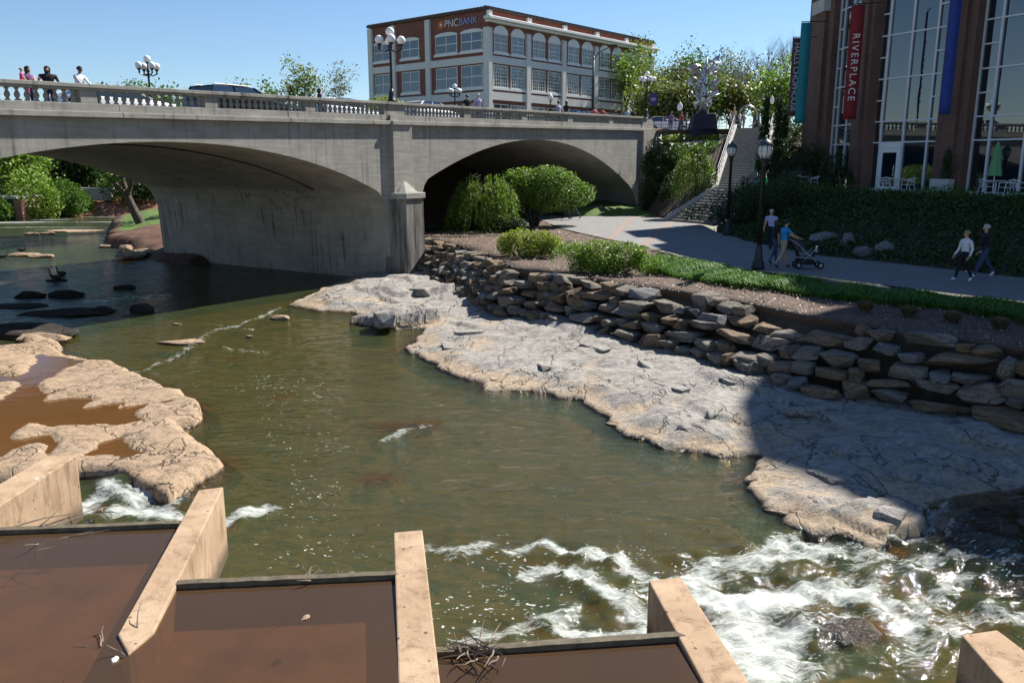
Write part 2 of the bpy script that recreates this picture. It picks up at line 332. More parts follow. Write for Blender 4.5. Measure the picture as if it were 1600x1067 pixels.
M['soil'] = pm('bank_soil', (.05, .036, .024), (.10, .075, .05), 2.5, .95, .5, 20)
M['clay'] = pm('red_clay', (.19, .075, .035), (.30, .14, .07), 1.2, .95, .4, 9)
M['grassb'] = pm('turf', (.05, .10, .016), (.13, .20, .04), 3.5, .9, 1.0, 26, bd=.06)
M['path'] = pm('path_concrete', (.155, .152, .148), (.21, .206, .198), 2.2, .85, .12, 60)
M['paver'] = pm('brick_paver_band', (.20, .145, .12), (.26, .2, .17), 8, .85, .2, 40)
M['step'] = pm('step_stone', (.19, .18, .16), (.28, .265, .24), 3, .85, .2, 30)
M['asphalt'] = pm('asphalt', (.04, .04, .042), (.06, .06, .062), 5, .9, .2, 60)
M['iron'] = pm('black_iron', (.010, .010, .011), (.02, .02, .02), 8, .45, .1, 40, spec=.5)
M['globe'] = pm('white_globe', (.80, .80, .77), (.84, .84, .81), 5, .25, spec=.5)
M['lens'] = pm('frosted_lens', (.62, .60, .56), (.7, .68, .64), 4, .3)
M['copper'] = pm('lamp_cap', (.03, .04, .045), (.06, .075, .08), 6, .4)
M['white'] = pm('white_paint', (.70, .69, .66), (.78, .77, .74), 4, .6)
M['grey_trim'] = pm('cream_trim', (.60, .59, .56), (.69, .68, .65), 2, .7, .05)
M['brickP'] = brick_mat('dark_red_brick', (.20, .062, .042), (.26, .085, .055), (.2, .12, .09))
M['brickR'] = brick_mat('brown_brick', (.11, .045, .03), (.16, .07, .048), (.17, .13, .105))
M['orange'] = pm('terracotta_sill', (.34, .11, .06), (.42, .15, .085), 3, .8)
M['tile'] = pm('roof_tile', (.06, .045, .042), (.12, .09, .08), 4, .8)
M['glassP'] = glass_mat('office_glass', (.035, .05, .07), 1.9, .03)
M['glassR'] = glass_mat('curtain_glass', (.008, .016, .022), 2.2, .015)
M['alum'] = pm('white_mullion', (.58, .59, .61), (.66, .67, .69), 4, .4, spec=.5)
M['lime'] = pm('limestone', (.40, .385, .36), (.5, .48, .45), 2, .8, .1)
M['steel'] = pm('polished_steel', (.36, .37, .40), (.5, .51, .53), 3, .36, .2, 6, metal=1.0)
M['navy'] = pm('dark_pedestal', (.012, .013, .03), (.02, .021, .042), 3, .6)
M['teal'] = pm('teal_cloth', (.012, .17, .21), (.02, .21, .25), 3, .8, .2, 3); M['red'] = pm('red_cloth', (.17, .012, .016), (.22, .016, .02), 3, .8, .2, 3)
M['blue'] = pm('blue_cloth', (.022, .045, .22), (.03, .06, .27), 3, .8, .2, 3); M['plum'] = pm('plum_sign', (.05, .03, .042), (.07, .045, .06), 3, .6)
M['pale'] = pm('pale_lettering', (.62, .6, .58), (.7, .68, .66), 3, .6)
M['umb'] = pm('green_canvas', (.10, .26, .12), (.14, .32, .16), 5, .8); M['balloon'] = pm('green_balloon', (.03, .55, .10), (.05, .62, .14), 3, .25)
M['skin'] = pm('skin', (.42, .24, .165), (.5, .3, .21), 8, .55); M['skind'] = pm('dark_skin', (.14, .07, .045), (.19, .1, .065), 8, .55)
M['bark'] = pm('bark', (.055, .042, .032), (.12, .095, .075), 6, .95, .7, 20, stretch=(1, 1, .3)); M['barkg'] = pm('grey_bark', (.13, .115, .10), (.22, .2, .175), 6, .95, .5, 20, stretch=(1, 1, .3))
M['lf_bright'] = leaf_mat('bright_leaf', (.10, .19, .022), (.24, .33, .06)); M['lf_mid'] = leaf_mat('mid_leaf', (.05, .11, .016), (.12, .20, .035))
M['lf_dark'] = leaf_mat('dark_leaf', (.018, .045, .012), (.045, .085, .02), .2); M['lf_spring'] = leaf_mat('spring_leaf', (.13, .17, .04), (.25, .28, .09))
M['lf_yel'] = leaf_mat('yellow_green_leaf', (.18, .22, .03), (.34, .38, .07)); M['lf_grass'] = leaf_mat('blade', (.045, .13, .012), (.13, .25, .03), .3)
M['lf_olive'] = leaf_mat('olive_leaf', (.09, .10, .04), (.2, .2, .085)); M['lf_straw'] = leaf_mat('straw', (.10, .075, .04), (.20, .15, .085), .15)
M['car_dark'] = pm('dark_car_paint', (.012, .014, .017), (.016, .018, .021), 3, .15, spec=.6); M['car_white'] = pm('white_car_paint', (.74, .74, .74), (.78, .78, .78), 3, .18, spec=.6); M['car_red'] = pm('red_car_paint', (.42, .03, .025), (.46, .04, .03), 3, .18, spec=.6)
M['rubber'] = pm('rubber', (.012, .012, .012), (.02, .02, .02), 6, .8); M['twig'] = pm('dead_twig', (.13, .10, .075), (.24, .2, .16), 9, .95)
def cloth(name, c): 
    if name not in M: M[name] = pm(name, tuple(v * .88 for v in c), tuple(min(1, v * 1.1) for v in c), 9, .85, .2, 14)
    return M[name]
M['jeans'] = cloth('denim', (.045, .065, .13))
# ================================================================== SETTING: river, bedrock, banks
def PX(lst, z): return [pz(x, y, z) for x, y in lst]
right_wl = PX([(640, 428), (610, 424), (560, 432), (505, 452), (452, 478), (500, 487), (548, 489), (578, 499), (550, 505), (610, 514), (668, 514), (652, 528), (634, 546), (662, 562), (692, 582), (748, 598), (755, 612), (830, 610), (872, 622), (905, 626), (932, 642), (958, 654), (968, 682), (1010, 690), (1032, 702), (1072, 706), (1130, 714), (1192, 712), (1172, 738), (1158, 748), (1176, 772), (1182, 792), (1222, 820), (1262, 836), (1328, 845), (1352, 856), (1420, 850), (1441, 832), (1456, 806), (1496, 792), (1548, 778), (1605, 768), (1680, 765)], 0)
right_poly = right_wl + [Vector((13, 12.6, 0)), Vector((16, 11, 0)), Vector((20, 12, 0)), Vector((20, 22, 0)), Vector((8, 27, 0)), Vector((2, 36, 0)), Vector((-2, 46, 0)), Vector((-4, 49, 0))]
c4 = lambda l: PX([(x * .3187, 500 + y * .3187) for x, y in l], .2)
left_poly = c4([(-900, 130), (0, 125), (110, 118), (105, 85), (160, 70), (250, 85), (300, 110), (305, 155), (430, 188), (540, 200), (640, 240), (690, 265), (780, 300), (830, 325), (890, 335), (920, 370), (980, 385), (992, 450), (960, 480), (885, 500), (980, 575), (1050, 640), (1085, 680), (1040, 715), (930, 790), (870, 832), (830, 862), (770, 840), (640, 790), (600, 750), (520, 730), (390, 725), (340, 735), (230, 760), (0, 770), (-900, 790)])
puddles = [c4(l) for l in (
    [(-600, 262), (0, 265), (60, 275), (110, 265), (130, 240), (170, 210), (165, 185), (175, 165), (270, 178), (370, 190), (420, 198), (330, 240), (260, 290), (200, 310), (205, 345), (230, 360), (300, 362), (400, 348), (480, 333), (490, 345), (380, 368), (240, 375), (220, 397), (320, 382), (400, 375), (495, 400), (420, 425), (350, 442), (470, 420), (590, 402), (770, 383), (590, 427), (700, 412), (850, 388), (858, 408), (740, 420), (660, 460), (720, 490), (640, 515), (570, 527), (490, 520), (240, 530), (180, 518), (130, 520), (80, 550), (60, 585), (110, 580), (180, 568), (240, 560), (300, 600), (250, 655), (240, 690), (215, 655), (210, 610), (150, 620), (60, 652), (0, 682), (-600, 700)],
    [(415, 665), (490, 602), (555, 585), (600, 570), (650, 632), (712, 655), (620, 672), (520, 660)])]
dry = [c4(l) for l in ([(-300, 330), (0, 312), (92, 310), (60, 352), (0, 388), (-300, 420)],)]

wall_foot = PX([(640, 412), (700, 446), (760, 482), (830, 496), (900, 512), (960, 531), (1050, 548), (1100, 562), (1180, 591), (1230, 612), (1330, 620), (1400, 631), (1500, 647), (1600, 666)], .45) + [Vector((13.0, 13.2, .45)), Vector((16, 10, .45))]
wall_top = PX([(652, 368), (700, 382), (760, 402), (800, 424), (870, 428), (930, 441), (1010, 452), (1100, 464), (1170, 477), (1220, 489), (1300, 503), (1400, 521), (1500, 533), (1600, 547)], 1.82) + [Vector((13.6, 14.2, 1.82)), Vector((16.8, 10.8, 1.82))]

def bed_height(X, Y):
    dR = sdist(X, Y, right_poly); dL = sdist(X, Y, left_poly)
    wob = (fbm(X * 2.2, Y * 2.2, 0, 5, 5) - .5) * .5
    dR2 = dR + wob; dL2 = dL + wob * .45
    out = np.maximum(dR, dL)
    z = -.10 - .75 * (1 - np.exp(np.minimum(out, 0) / 1.5)) + (fbm(X * .8, Y * .8, 0, 4, 2) - .5) * .3
    # right shelf: sheeted gneiss, ledges stepping towards the water
    n1 = fbm(X * .45, Y * .45, 0, 5, 21); n2 = fbm(X * 1.7, Y * 1.7, 0, 5, 33)
    hr = .012 + .075 * sm(0, .08, dR2) + .07 * sm(.1, .9, dR2) + .062 * np.clip(dR, 0, 6) + (n1 - .5) * .24 * sm(0, 2.0, dR) + (n2 - .5) * .045
    s = (X * .87 + Y * .5 + 2.2 * fbm(X * .28, Y * .28, 0, 4, 41)) / 1.9; f = s - np.floor(s); led = sm(.36, .55, vn(X * .33, Y * .33, 0, 51))
    hr = hr + led * .15 * (sm(0, .13, f) - f) * sm(.2, 1.0, dR)
    s2 = (Y * .80 - X * .60 + 1.3 * fbm(X * .5, Y * .5, 0, 4, 61)) / 1.5; f2 = s2 - np.floor(s2); led2 = sm(.50, .66, vn(X * .5, Y * .5, 0, 71))
    hr = hr + led2 * .09 * (sm(0, .15, f2) - f2) * sm(.2, .8, dR)
    wq = .8 * (fbm(X * .5, Y * .5, 0, 5, 101) - .5); wr = .8 * (fbm(X * .5 + 7, Y * .5, 0, 5, 103) - .5); a_, b_ = (X * .85 + Y * .5 + wq) / 1.5, (-X * .5 + Y * .85 + wr) / 2.4
    w1, w2, wa, wb_, wox, woy = worley(a_, b_, 5); hr = hr + ((wa - .5) * .06 + (wb_ - .5) * .08 * wox) * sm(.15, .9, dR) - .06 * np.exp(-((w2 - w1) / .022) ** 2) * sm(.15, .5, dR) * (wa > .45)
    hr = np.where(dR2 > 0, np.maximum(hr, .015), hr)
    z = np.where(dR2 > 0, np.maximum(z, hr), np.where(dR2 > -.3, np.maximum(z, -.55 + (dR2 + .3) * 1.9), z))
    # blocky outcrop below the wall and the lit boulder block at the tip
    for (bx, by, rx, ry, hh) in ((*pz(610, 492, .3)[:2], 1.5, 1.1, .30), (*pz(650, 452, .5)[:2], 1.4, .9, .2), (*pz(1392, 806, .2)[:2], .75, .42, .15)):
        ex, ey = (X - bx) / rx, (Y - by) / ry; q = np.maximum(np.abs(ex * .9 + ey * .4), np.abs(ey * .9 - ex * .4)) + (n2 - .5) * .35; z = z + hh * sm(1.02, .93, q) * (1 + .5 * ex) * (dR2 > 0)
    # left shelf with shallow pans
    hl = .05 + .16 * sm(0, .09, dL2) + .04 * np.clip(dL, 0, 1.5) + (n1 - .5) * .10 + (n2 - .5) * .05
    pud = np.full(X.shape, -9.0)
    for p in puddles: pud = np.maximum(pud, sdist(X, Y, p))
    for p in dry: pud = np.minimum(pud, -sdist(X, Y, p))
    pud = pud + (fbm(X * 4, Y * 4, 0, 4, 91) - .5) * .16
    rim = .212 + .055 * sm(0, .5, -pud) + (n2 - .5) * .05; pan = .19 - .05 * sm(0, .35, pud) + (n2 - .5) * .02
    inside = sm(.1, .3, dL2)
    hl = hl * (1 - inside) + inside * np.where(pud > 0, np.minimum(hl, pan), np.maximum(hl, rim))
    z = np.where(dL2 > 0, np.maximum(z, hl), np.where(dL2 > -.25, np.maximum(z, -.5 + (dL2 + .25) * 1.9), z))
    # drowned boulders seen through the water, boulder in the rapids
    for (px_, py_, rx, ry, top) in ((630, 668, 1.5, 1.2, -.06), (590, 748, 1.1, .9, -.08), (370, 560, .7, .5, -.1), (1335, 985, .70, .48, .20), (440, 620, 1.0, .7, -.12)):
        c = pz(px_, py_, 0); q = np.sqrt(((X - c.x) / rx) ** 2 + ((Y - c.y) / ry) ** 2) + (n2 - .5) * .8; z = np.maximum(z, top - .9 * np.clip(q, 0, 1.2) ** 2 * .8 + (n2 - .5) * .1 * (q < 1.2))
    # wet sill feeding the rapids from the right
    c = pz(1680, 850, 0); q = sm(3.6, .8, np.hypot(X - c.x, (Y - c.y) * 1.1)); z = np.maximum(z, -.35 + .62 * q + (n2 - .5) * .28 * sm(0, .3, q))
    z = np.where(dR - ldist(X, Y, wall_foot) * 0 > 0, z, z)
    return z, dR, dL
xs = np.concatenate([np.arange(-26, -12, .16), np.arange(-12, 12.5, .062), np.arange(12.5, 20, .2)])
ys = [7.0]
while ys[-1] < 50: ys.append(ys[-1] + max(.055, (ys[-1] - 7) * .0052 + .035))
ys = np.array(ys); GX, GY = np.meshgrid(xs, ys); BZ, DR, DL = bed_height(GX.ravel(), GY.ravel())
BV = np.stack([GX.ravel(), GY.ravel(), BZ], 1); BF = gridfaces(len(xs), len(ys))
fr = np.maximum(DR[BF].max(1), -9); fl = DL[BF].max(1); hi = BZ[BF].max(1)
isR = fr > -.35; isL = (fl > -.35) & ~isR; isB = ~isR & ~isL
behind = (DR[BF].min(1) > 0) & (ldist(BV[BF[:, 0], 0], BV[BF[:, 0], 1], wall_foot) > 1.6) & (BV[BF[:, 0], 1] > 15.5) & (sdist(BV[BF[:, 0], 0], BV[BF[:, 0], 1], [p for p in wall_foot] + [Vector((30, 10, 0)), Vector((30, 60, 0)), Vector((0, 60, 0))]) > 0)
def part_mesh(name, mask, mat):
    f = BF[mask]; u, inv = np.unique(f, return_inverse=True); return tag(npmesh(name, BV[u], inv.reshape(-1, 4), mat, smooth=True), kind='structure')
M['wetrock'] = rock_mat('wet_brown_rock', (.085, .062, .045), (.15, .115, .085), (.1, .06, .04), tanz=False); M['wetrock'].node_tree.nodes['Principled BSDF'].inputs['Roughness'].default_value = .25
shelf = part_mesh('rock_shelf', isR & ~behind, M['rock']); part_mesh('rock_ledge', isL, M['rockL']); part_mesh('river_bed', isB & (hi < -.12), M['bed']); part_mesh('midstream_rock', isB & (hi >= -.12), M['wetrock'])
lp = [Vector((p.x, p.y, .2)) for p in left_poly]
# still water in the pans of the left ledge
gx = np.arange(-26, -4.2, .2); gy = np.arange(11.8, 26, .2); PXg, PYg = np.meshgrid(gx, gy); dd = sdist(PXg.ravel(), PYg.ravel(), left_poly)
pf_ = gridfaces(len(gx), len(gy)); pf_ = pf_[(dd[pf_] > .12).all(1)]
tag(npmesh('rock_pan_water', np.stack([PXg.ravel(), PYg.ravel(), np.full(PXg.size, .203)], 1), pf_, M['puddle'], smooth=True, attrs={'depth': np.clip(.45 + .5 * fbm(PXg.ravel() * .6, PYg.ravel() * .6, 0, 3, 3), 0, 1)}), kind='structure')

# river surface
wx = np.concatenate([np.arange(-95, -26, 1.2), np.arange(-26, -10, .18), np.arange(-10, 11, .085), np.arange(11, 18, .25)])
wy = [7.0]
while wy[-1] < 128: wy.append(wy[-1] + max(.07, (wy[-1] - 7) * .0085 + .045))
wy = np.array(wy); WX, WY = np.meshgrid(wx, wy); WX = WX.ravel(); WY = WY.ravel()
wb, wdR, wdL = bed_height(WX, WY)
far = sm(46, 50, WY); wb = wb * (1 - far) - .9 * far
foam_poly = PX([(985, 930), (1010, 905), (1090, 878), (1190, 852), (1250, 838), (1330, 852), (1400, 868), (1425, 880), (1390, 900), (1370, 925), (1420, 945), (1450, 985), (1430, 1003), (1380, 965), (1300, 948), (1255, 985), (1265, 1040), (1250, 1090), (1150, 1090), (1120, 1000), (1060, 930)], 0)
swirl = [PX(l, 0) for l in ([(800, 862), (850, 850), (905, 868), (960, 875), (1000, 900)], [(820, 895), (860, 885), (910, 905), (960, 935), (1010, 965)], [(880, 985), (930, 990), (1000, 985)], [(700, 1000), (790, 985), (900, 960)], [(670, 850), (710, 870), (760, 850)], [(1170, 1005), (1260, 965), (1420, 960), (1500, 900)], [(1460, 810), (1430, 845), (1340, 850)], [(1600, 960), (1500, 965), (1430, 1030)], [(1600, 900), (1480, 870), (1420, 880)])]
left_foam = [PX(l, 0) for l in ([(170, 800), (205, 800), (240, 804), (262, 806), (300, 815)], [(140, 790), (175, 770), (215, 790)], [(352, 815), (385, 803), (418, 790)], [(215, 770), (270, 785)])]
ripples = [PX(l, 0) for l in ([(210, 582), (255, 566)], [(262, 562), (300, 540), (330, 518), (395, 500), (440, 480)], [(335, 505), (400, 515)], [(600, 690), (640, 672), (670, 660)], [(350, 545), (420, 552)], [(140, 470), (250, 462)])]
fa = sm(-.7, .45, sdist(WX, WY, foam_poly) + .5 * (fbm(WX * 1.4, WY * 1.4, 0, 3, 75) - .5)) * (.29 + 1.05 * fbm((WX * .9 + WY * .35) * .75, (WY * .9 - WX * .35) * 2.4, 0, 4, 77))
for i, l in enumerate(swirl): fa = np.maximum(fa, (.80 if i < 3 else .68) * np.exp(-((ldist(WX, WY, l) + .25 * (fbm(WX * 2.2, WY * 2.2, 0, 3, 79 + i) - .5)) / (.30 if i < 5 else .42)) ** 2))
for l in left_foam: fa = np.maximum(fa, .84 * np.exp(-((ldist(WX, WY, l) + .3 * (fbm(WX * 3, WY * 3, 0, 3, 78) - .5)) / .36) ** 2))
for l in ripples: fa = np.maximum(fa, .66 * np.exp(-(ldist(WX, WY, l) / .25) ** 2))
for yy, ss in ((70, .62), (73, .80), (77, .7), (80, .86), (84, .72), (88, .8), (95, .7)): fa = np.maximum(fa, ss * np.exp(-((WY - yy - 3 * np.sin(WX * .11)) / 1.6) ** 2) * (vn(WX * .25, WY * .5, 0, 8) * .5 + .6))
fleckz = PX([(330, 600), (500, 560), (560, 640), (560, 800), (690, 900), (690, 1010), (480, 930), (380, 880), (420, 760), (400, 680)], 0)
fk = .545 * sm(-1.1, .6, sdist(WX, WY, fleckz)); fk = np.maximum(fk, .57 * sm(-1.5, .2, sdist(WX, WY, PX([(690, 840), (820, 850), (1010, 860), (1010, 990), (690, 1015)], 0))))
fk = np.maximum(fk, .66 * sm(.5, .0, np.abs(sdist(WX, WY, foam_poly)))); fk = np.maximum(fk, .66 * sm(2.6, .5, np.hypot(WX - pz(1540, 880).x, (WY - pz(1540, 880).y) * 1.0)))
fk = np.maximum(fk, .63 * sm(1.2, .1, np.hypot(WX - pz(225, 775).x, WY - pz(225, 775).y))); fk = np.maximum(fk, .40 * sm(34, 26, WY)) * (.72 + .56 * fbm(WX * .55, WY * .8, 0, 4, 15)); fk = np.maximum(fk, .58 * np.exp(-(ldist(WX, WY, ripples[1]) / .9) ** 2))
sill = sm(3.6, .8, np.hypot(WX - pz(1680, 850).x, (WY - pz(1680, 850).y) * 1.1))
surf = .0 + .30 * sill * sm(0, 1, sill)
turb = np.clip(fa * 1.3 + .5 * sill + .35 * sm(-2.2, .2, sdist(WX, WY, foam_poly)), 0, 1)
WZ = surf + .018 * (fbm(WX * 2.2, WY * 3.2, 0, 3, 6) - .5) * sm(60, 30, WY) + turb * (.30 * (fbm(WX * 2.1, WY * 2.1, 0, 5, 7) - .5) + .20 * (fbm(WX * 5.5, WY * 5.5, 0, 3, 9) - .5)) * sm(60, 30, WY)
lc = pz(235, 770); WZ = WZ + .16 * sm(1.1, .2, np.hypot(WX - lc.x + .5, WY - lc.y - .2))
dep = np.clip(1 - np.exp(-np.maximum(WZ - wb, 0) * 2.3), 0, 1); dep = np.where(WY > 46, .55, dep)
WF = gridfaces(len(wx), len(wy)); keep = ((WZ - wb)[WF] > -.25).any(1) & ~((WX[WF[:, 0]] > 0) & (WY[WF[:, 0]] > 47)) & ~((WY[WF[:, 0]] < 6.5)); WF = WF[keep]
u, inv = np.unique(WF, return_inverse=True)
tag(npmesh('river', np.stack([WX, WY, WZ], 1)[u], inv.reshape(-1, 4), M['water'], smooth=True, attrs={'depth': dep[u], 'foam': fa[u], 'fleck': fk[u], 'rip': (.10 + .08 * sm(18, 60, WY))[u]}), kind='structure')

tag(npmesh('upstream_bed', [(-95, 47, -.9), (0, 47, -.9), (0, 128, -.9), (-95, 128, -.9)], [(0, 1, 2, 3)], pm('deep_bed', (.035, .034, .02), (.07, .062, .035), .8, .95)), kind='structure')
# banks on the right
def V3(x, y, z): return Vector((x, y, z))
near_edge = [V3(21, 12.5, 1.94)] + [V3(17.2, 18.2, 1.94)] + PX([(1600, 472), (1482, 459), (1355, 443), (1253, 430), (1173, 421), (1100, 409), (1050, 396), (1000, 384), (950, 374), (905, 364), (872, 356), (858, 349), (840, 343)], 1.94)
far_edge = [V3(26, 18, 1.94), V3(21.3, 22.6, 1.94)] + PX([(1600, 435), (1495, 423), (1387, 411), (1278, 400), (1180, 380), (1120, 363), (1100, 353), (1038, 341), (981, 337), (930, 338), (890, 338), (840, 336)], 1.94)
bed_back = [V3(p.x, p.y, 1.84) for p in wall_top][::-1]
loft('planting_bed', [[V3(p.x + .25, p.y + .3, 1.55) for p in bed_back], [V3(p.x + .1, p.y + .15, 1.80) for p in bed_back], [V3(p.x, p.y, 1.91) for p in near_edge] + [V3(-3.6, 47.5, 1.9)]], 160, 8, M['mulch'], .16)
def flat(name, a, b, n, dz, mat):
    A = resample(a, n); B = resample(b, n); A[:, 2] += dz; B[:, 2] += dz
    return tag(npmesh(name, np.concatenate([A, B]), gridfaces(n, 2), mat), kind='structure')
flat('path', near_edge, far_edge, 60, .02, M['path'])
for a, b in (((1000, 383.5), (1045, 346)), ((948, 373.5), (985, 339))):
    p, q = pz(*a, 1.966), pz(*b, 1.966); d = Vector((.4, .05, 0)); tag(npmesh('paving_band', [p, p + d, q + d, q], [(0, 1, 2, 3)], M['paver']), kind='structure')
tag(npmesh('bank_under_bridge', [(-4.2, 44.5, 1.86), (4, 46, 1.86), (13, 58, 1.86), (13, 66, 1.86), (2, 92, 1.86), (-18, 92, 1.86), (-19, 60, 1.86), (-5.5, 50, 1.86)], [tuple(range(8))], M['soil']), kind='structure')
lawn_lo = PX([(1038, 340), (981, 336.5), (930, 337.5), (880, 338)], 1.975); lawn_hi = [py(1042, 330, 62.5), py(981, 324, 64), py(930, 325.5, 61.5), py(880, 329.5, 60)]
loft('lawn', [lawn_lo, lawn_hi, [p + Vector((1, 6, .3)) for p in lawn_hi]], 24, 4, M['grassb'], .08)
FD = Vector((.4378, -.8991, 0)); FN = Vector((-.8991, -.4378, 0)); FO = Vector((21.79, 48, 4.15))
def fac(m, n=0.0, z=4.15): p = FO + FD * m + FN * n; return V3(p.x, p.y, z)
ter_edge = [fac(m, 3.4, 4.1) for m in (26, 15, 6, 0, -4, -7)]
loft('hillside', [[V3(p.x, p.y, 1.92) for p in far_edge[:8]], [V3(p.x + 1.3, p.y + 1.2, 2.25) for p in far_edge[:8]], ter_edge], 70, 8, M['soil'], .3)
rg = np.random.default_rng(15); n = 26000; A_ = resample([V3(p.x, p.y, 1.92) for p in far_edge[:8]], 300); B_ = resample(ter_edge, 300); Bm = resample([V3(p.x + 1.3, p.y + 1.2, 2.25) for p in far_edge[:8]], 300); i_ = rg.integers(0, 300, n); f_ = rg.random(n)[:, None]; C_ = np.where(f_ < .22, A_[i_] + (Bm[i_] - A_[i_]) * f_ / .22, Bm[i_] + (B_[i_] - Bm[i_]) * (f_ - .22) / .78); C_[:, 2] += .12 + .12 * rg.random(n) * np.minimum(1, f_[:, 0] * 9) + .15 * (fbm(C_[:, 0], C_[:, 1], 0, 2, 5) - .5); C_ += rg.normal(size=(n, 3)) * np.array([.12, .12, .03])
t_ = rg.normal(size=(n, 3)); t_ /= np.linalg.norm(t_, axis=1)[:, None]; w_ = np.cross(t_, rg.normal(size=(n, 3))); w_ /= np.linalg.norm(w_, axis=1)[:, None]
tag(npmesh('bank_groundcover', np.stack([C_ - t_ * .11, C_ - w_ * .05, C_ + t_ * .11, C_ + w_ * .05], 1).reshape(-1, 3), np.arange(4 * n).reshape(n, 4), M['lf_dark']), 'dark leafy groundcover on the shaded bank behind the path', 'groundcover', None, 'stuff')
loft('terrace', [[p + Vector((0, 0, .03)) for p in ter_edge], [fac(m, -.3, 4.15) for m in (26, 15, 6, 0, -4, -7)]], 8, 1, M['lime'])
loft('stair_slope', [[V3(11.2, 45.2, 1.9), V3(12.5, 50.8, 1.9), V3(16.2, 54.2, 3.7), V3(20.2, 64.6, 8.2)], [V3(14.8, 46.5, 2.6), V3(16.4, 50, 3.4), V3(18.6, 54, 5), V3(21.5, 64, 8.3)], [V3(17.5, 49.5, 4.1), V3(18.4, 52, 4.2), V3(20, 57, 5.8), V3(24, 64, 8.35)]], 30, 6, M['soil'], .2)
loft('shrub_slope', [[V3(9.9, 63.0, 1.9), V3(10.4, 58.5, 2.0), V3(13.6, 57.4, 3.9), V3(17.2, 66, 8.0)], [V3(10.4, 66, 4.2), V3(12, 62, 4.4), V3(14, 61.5, 5.6), V3(17, 66.2, 8.0)], [V3(11.5, 69, 6.7), V3(13, 67.6, 6.7), V3(15, 67, 6.8), V3(17, 66.4, 8.0)]], 26, 6, M['soil'], .2)
# street-level ground behind the bridge with the river valley cut into it, out to the horizon
gx = np.r_[np.linspace(-900, -140, 12), np.linspace(-135, 135, 100), np.linspace(140, 900, 12)]; gy = np.r_[np.linspace(50, 190, 100), np.linspace(200, 2500, 20)]
QX, QY = np.meshgrid(gx, gy); QX = QX.ravel(); QY = QY.ravel()
rc = [V3(-12, 42, 0), V3(-24, 62, 0), V3(-40, 84, 0), V3(-62, 104, 0), V3(-110, 126, 0)]
vd = (QX + 5.3) * -.848 + (QY - 42) * .53; q = ldist(QX, QY, rc)
GZ = 8.25 * sm(15, 27, q - 4 * (fbm(QX * .05, QY * .05, 0, 3, 4) - .5)) - 1.2 + 1.1 * sm(10, 14, q)
gf = gridfaces(len(gx), len(gy)); ok = (vd[gf] > 19).all(1) & ~((QX[gf[:, 0]] > 8.5) & (QY[gf[:, 0]] < 69)); gf = gf[ok]
tag(npmesh('ground', np.stack([QX, QY, GZ], 1), gf, pm('valley_ground', (.06, .075, .025), (.13, .11, .05), .5, .95, .4, 6), smooth=True), kind='structure')
loft('plaza', [[V3(10.5, 69.5, 8.3), V3(17.3, 66.3, 8.34), V3(24.2, 64.5, 8.34), V3(40, 60, 8.34)], [V3(10, 80, 8.3), V3(17, 80, 8.34), V3(26, 80, 8.34), V3(42, 80, 8.34)]], 12, 2, M['path'])

# ================================================================== weir: pools, walls, fins
def solve(x, y, zc, Yc, sl=.03):        # point of the sloping fin top z = zc + sl (Y - Yc)
    r = ray(x, y); k = (zc - sl * Yc - CAM_H) / (r[2] - sl * r[1]); return Vector((r[0] * k, r[1] * k, CAM_H + r[2] * k))
def fin(top, zc, Yc, zb, label, flare=0.0):
    P = [solve(x, y, zc, Yc) for x, y in top]; n = len(P); c = sum(P, Vector()) / n; mb = MB()
    mb.add([(p.x - c.x, p.y - c.y, p.z) for p in P] + [(p.x - c.x, p.y - c.y, zb) for p in P], [tuple(range(n)), tuple(range(2 * n - 1, n - 1, -1))] + [(i, n + i, n + (i + 1) % n, (i + 1) % n) for i in range(n)])
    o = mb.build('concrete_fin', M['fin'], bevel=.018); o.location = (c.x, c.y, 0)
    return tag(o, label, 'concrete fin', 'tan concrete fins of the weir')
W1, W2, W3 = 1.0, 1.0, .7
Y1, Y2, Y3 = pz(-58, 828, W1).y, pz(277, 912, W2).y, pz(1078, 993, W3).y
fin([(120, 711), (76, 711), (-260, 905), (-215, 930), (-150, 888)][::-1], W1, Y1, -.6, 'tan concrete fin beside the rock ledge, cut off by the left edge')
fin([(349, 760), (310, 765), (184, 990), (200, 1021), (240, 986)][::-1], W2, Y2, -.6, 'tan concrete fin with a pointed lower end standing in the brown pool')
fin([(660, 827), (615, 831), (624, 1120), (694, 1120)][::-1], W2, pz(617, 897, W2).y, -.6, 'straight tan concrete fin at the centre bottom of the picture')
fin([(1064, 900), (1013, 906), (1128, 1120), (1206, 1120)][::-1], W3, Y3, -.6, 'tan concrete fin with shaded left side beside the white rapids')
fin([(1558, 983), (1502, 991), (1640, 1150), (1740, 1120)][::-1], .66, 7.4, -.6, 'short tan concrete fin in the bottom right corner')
def weir(a, b, zt, label):
    p, q = pz(*a, zt), pz(*b, zt); d = (q - p).normalized(); nrm = Vector((-d.y, d.x, 0)); mb = MB(); n = 14
    for k in range(1):
        v = []
        for i in range(n + 1):
            c = p + (q - p) * (i / n); w = .05; j = .006 * R.uniform(-1, 1)
            v += [c - nrm * 0 + Vector((0, 0, j)), c + nrm * .10 + Vector((0, 0, j)), c + nrm * .10 + Vector((0, 0, -1.6)), c + Vector((0, 0, -1.6))]
        f = []
        for i in range(n):
            for e in range(4): f.append((i * 4 + e, i * 4 + (e + 1) % 4, (i + 1) * 4 + (e + 1) % 4, (i + 1) * 4 + e))
        f += [(3, 2, 1, 0), (n * 4, n * 4 + 1, n * 4 + 2, n * 4 + 3)]
        c0 = p.copy(); mb.add([(x.x - c0.x, x.y - c0.y, x.z) for x in v], f)
    o = mb.build('weir_wall', M['weirtop']); o.location = (c0.x, c0.y, 0); return tag(o, label, 'weir wall', 'thin walls of the weir')
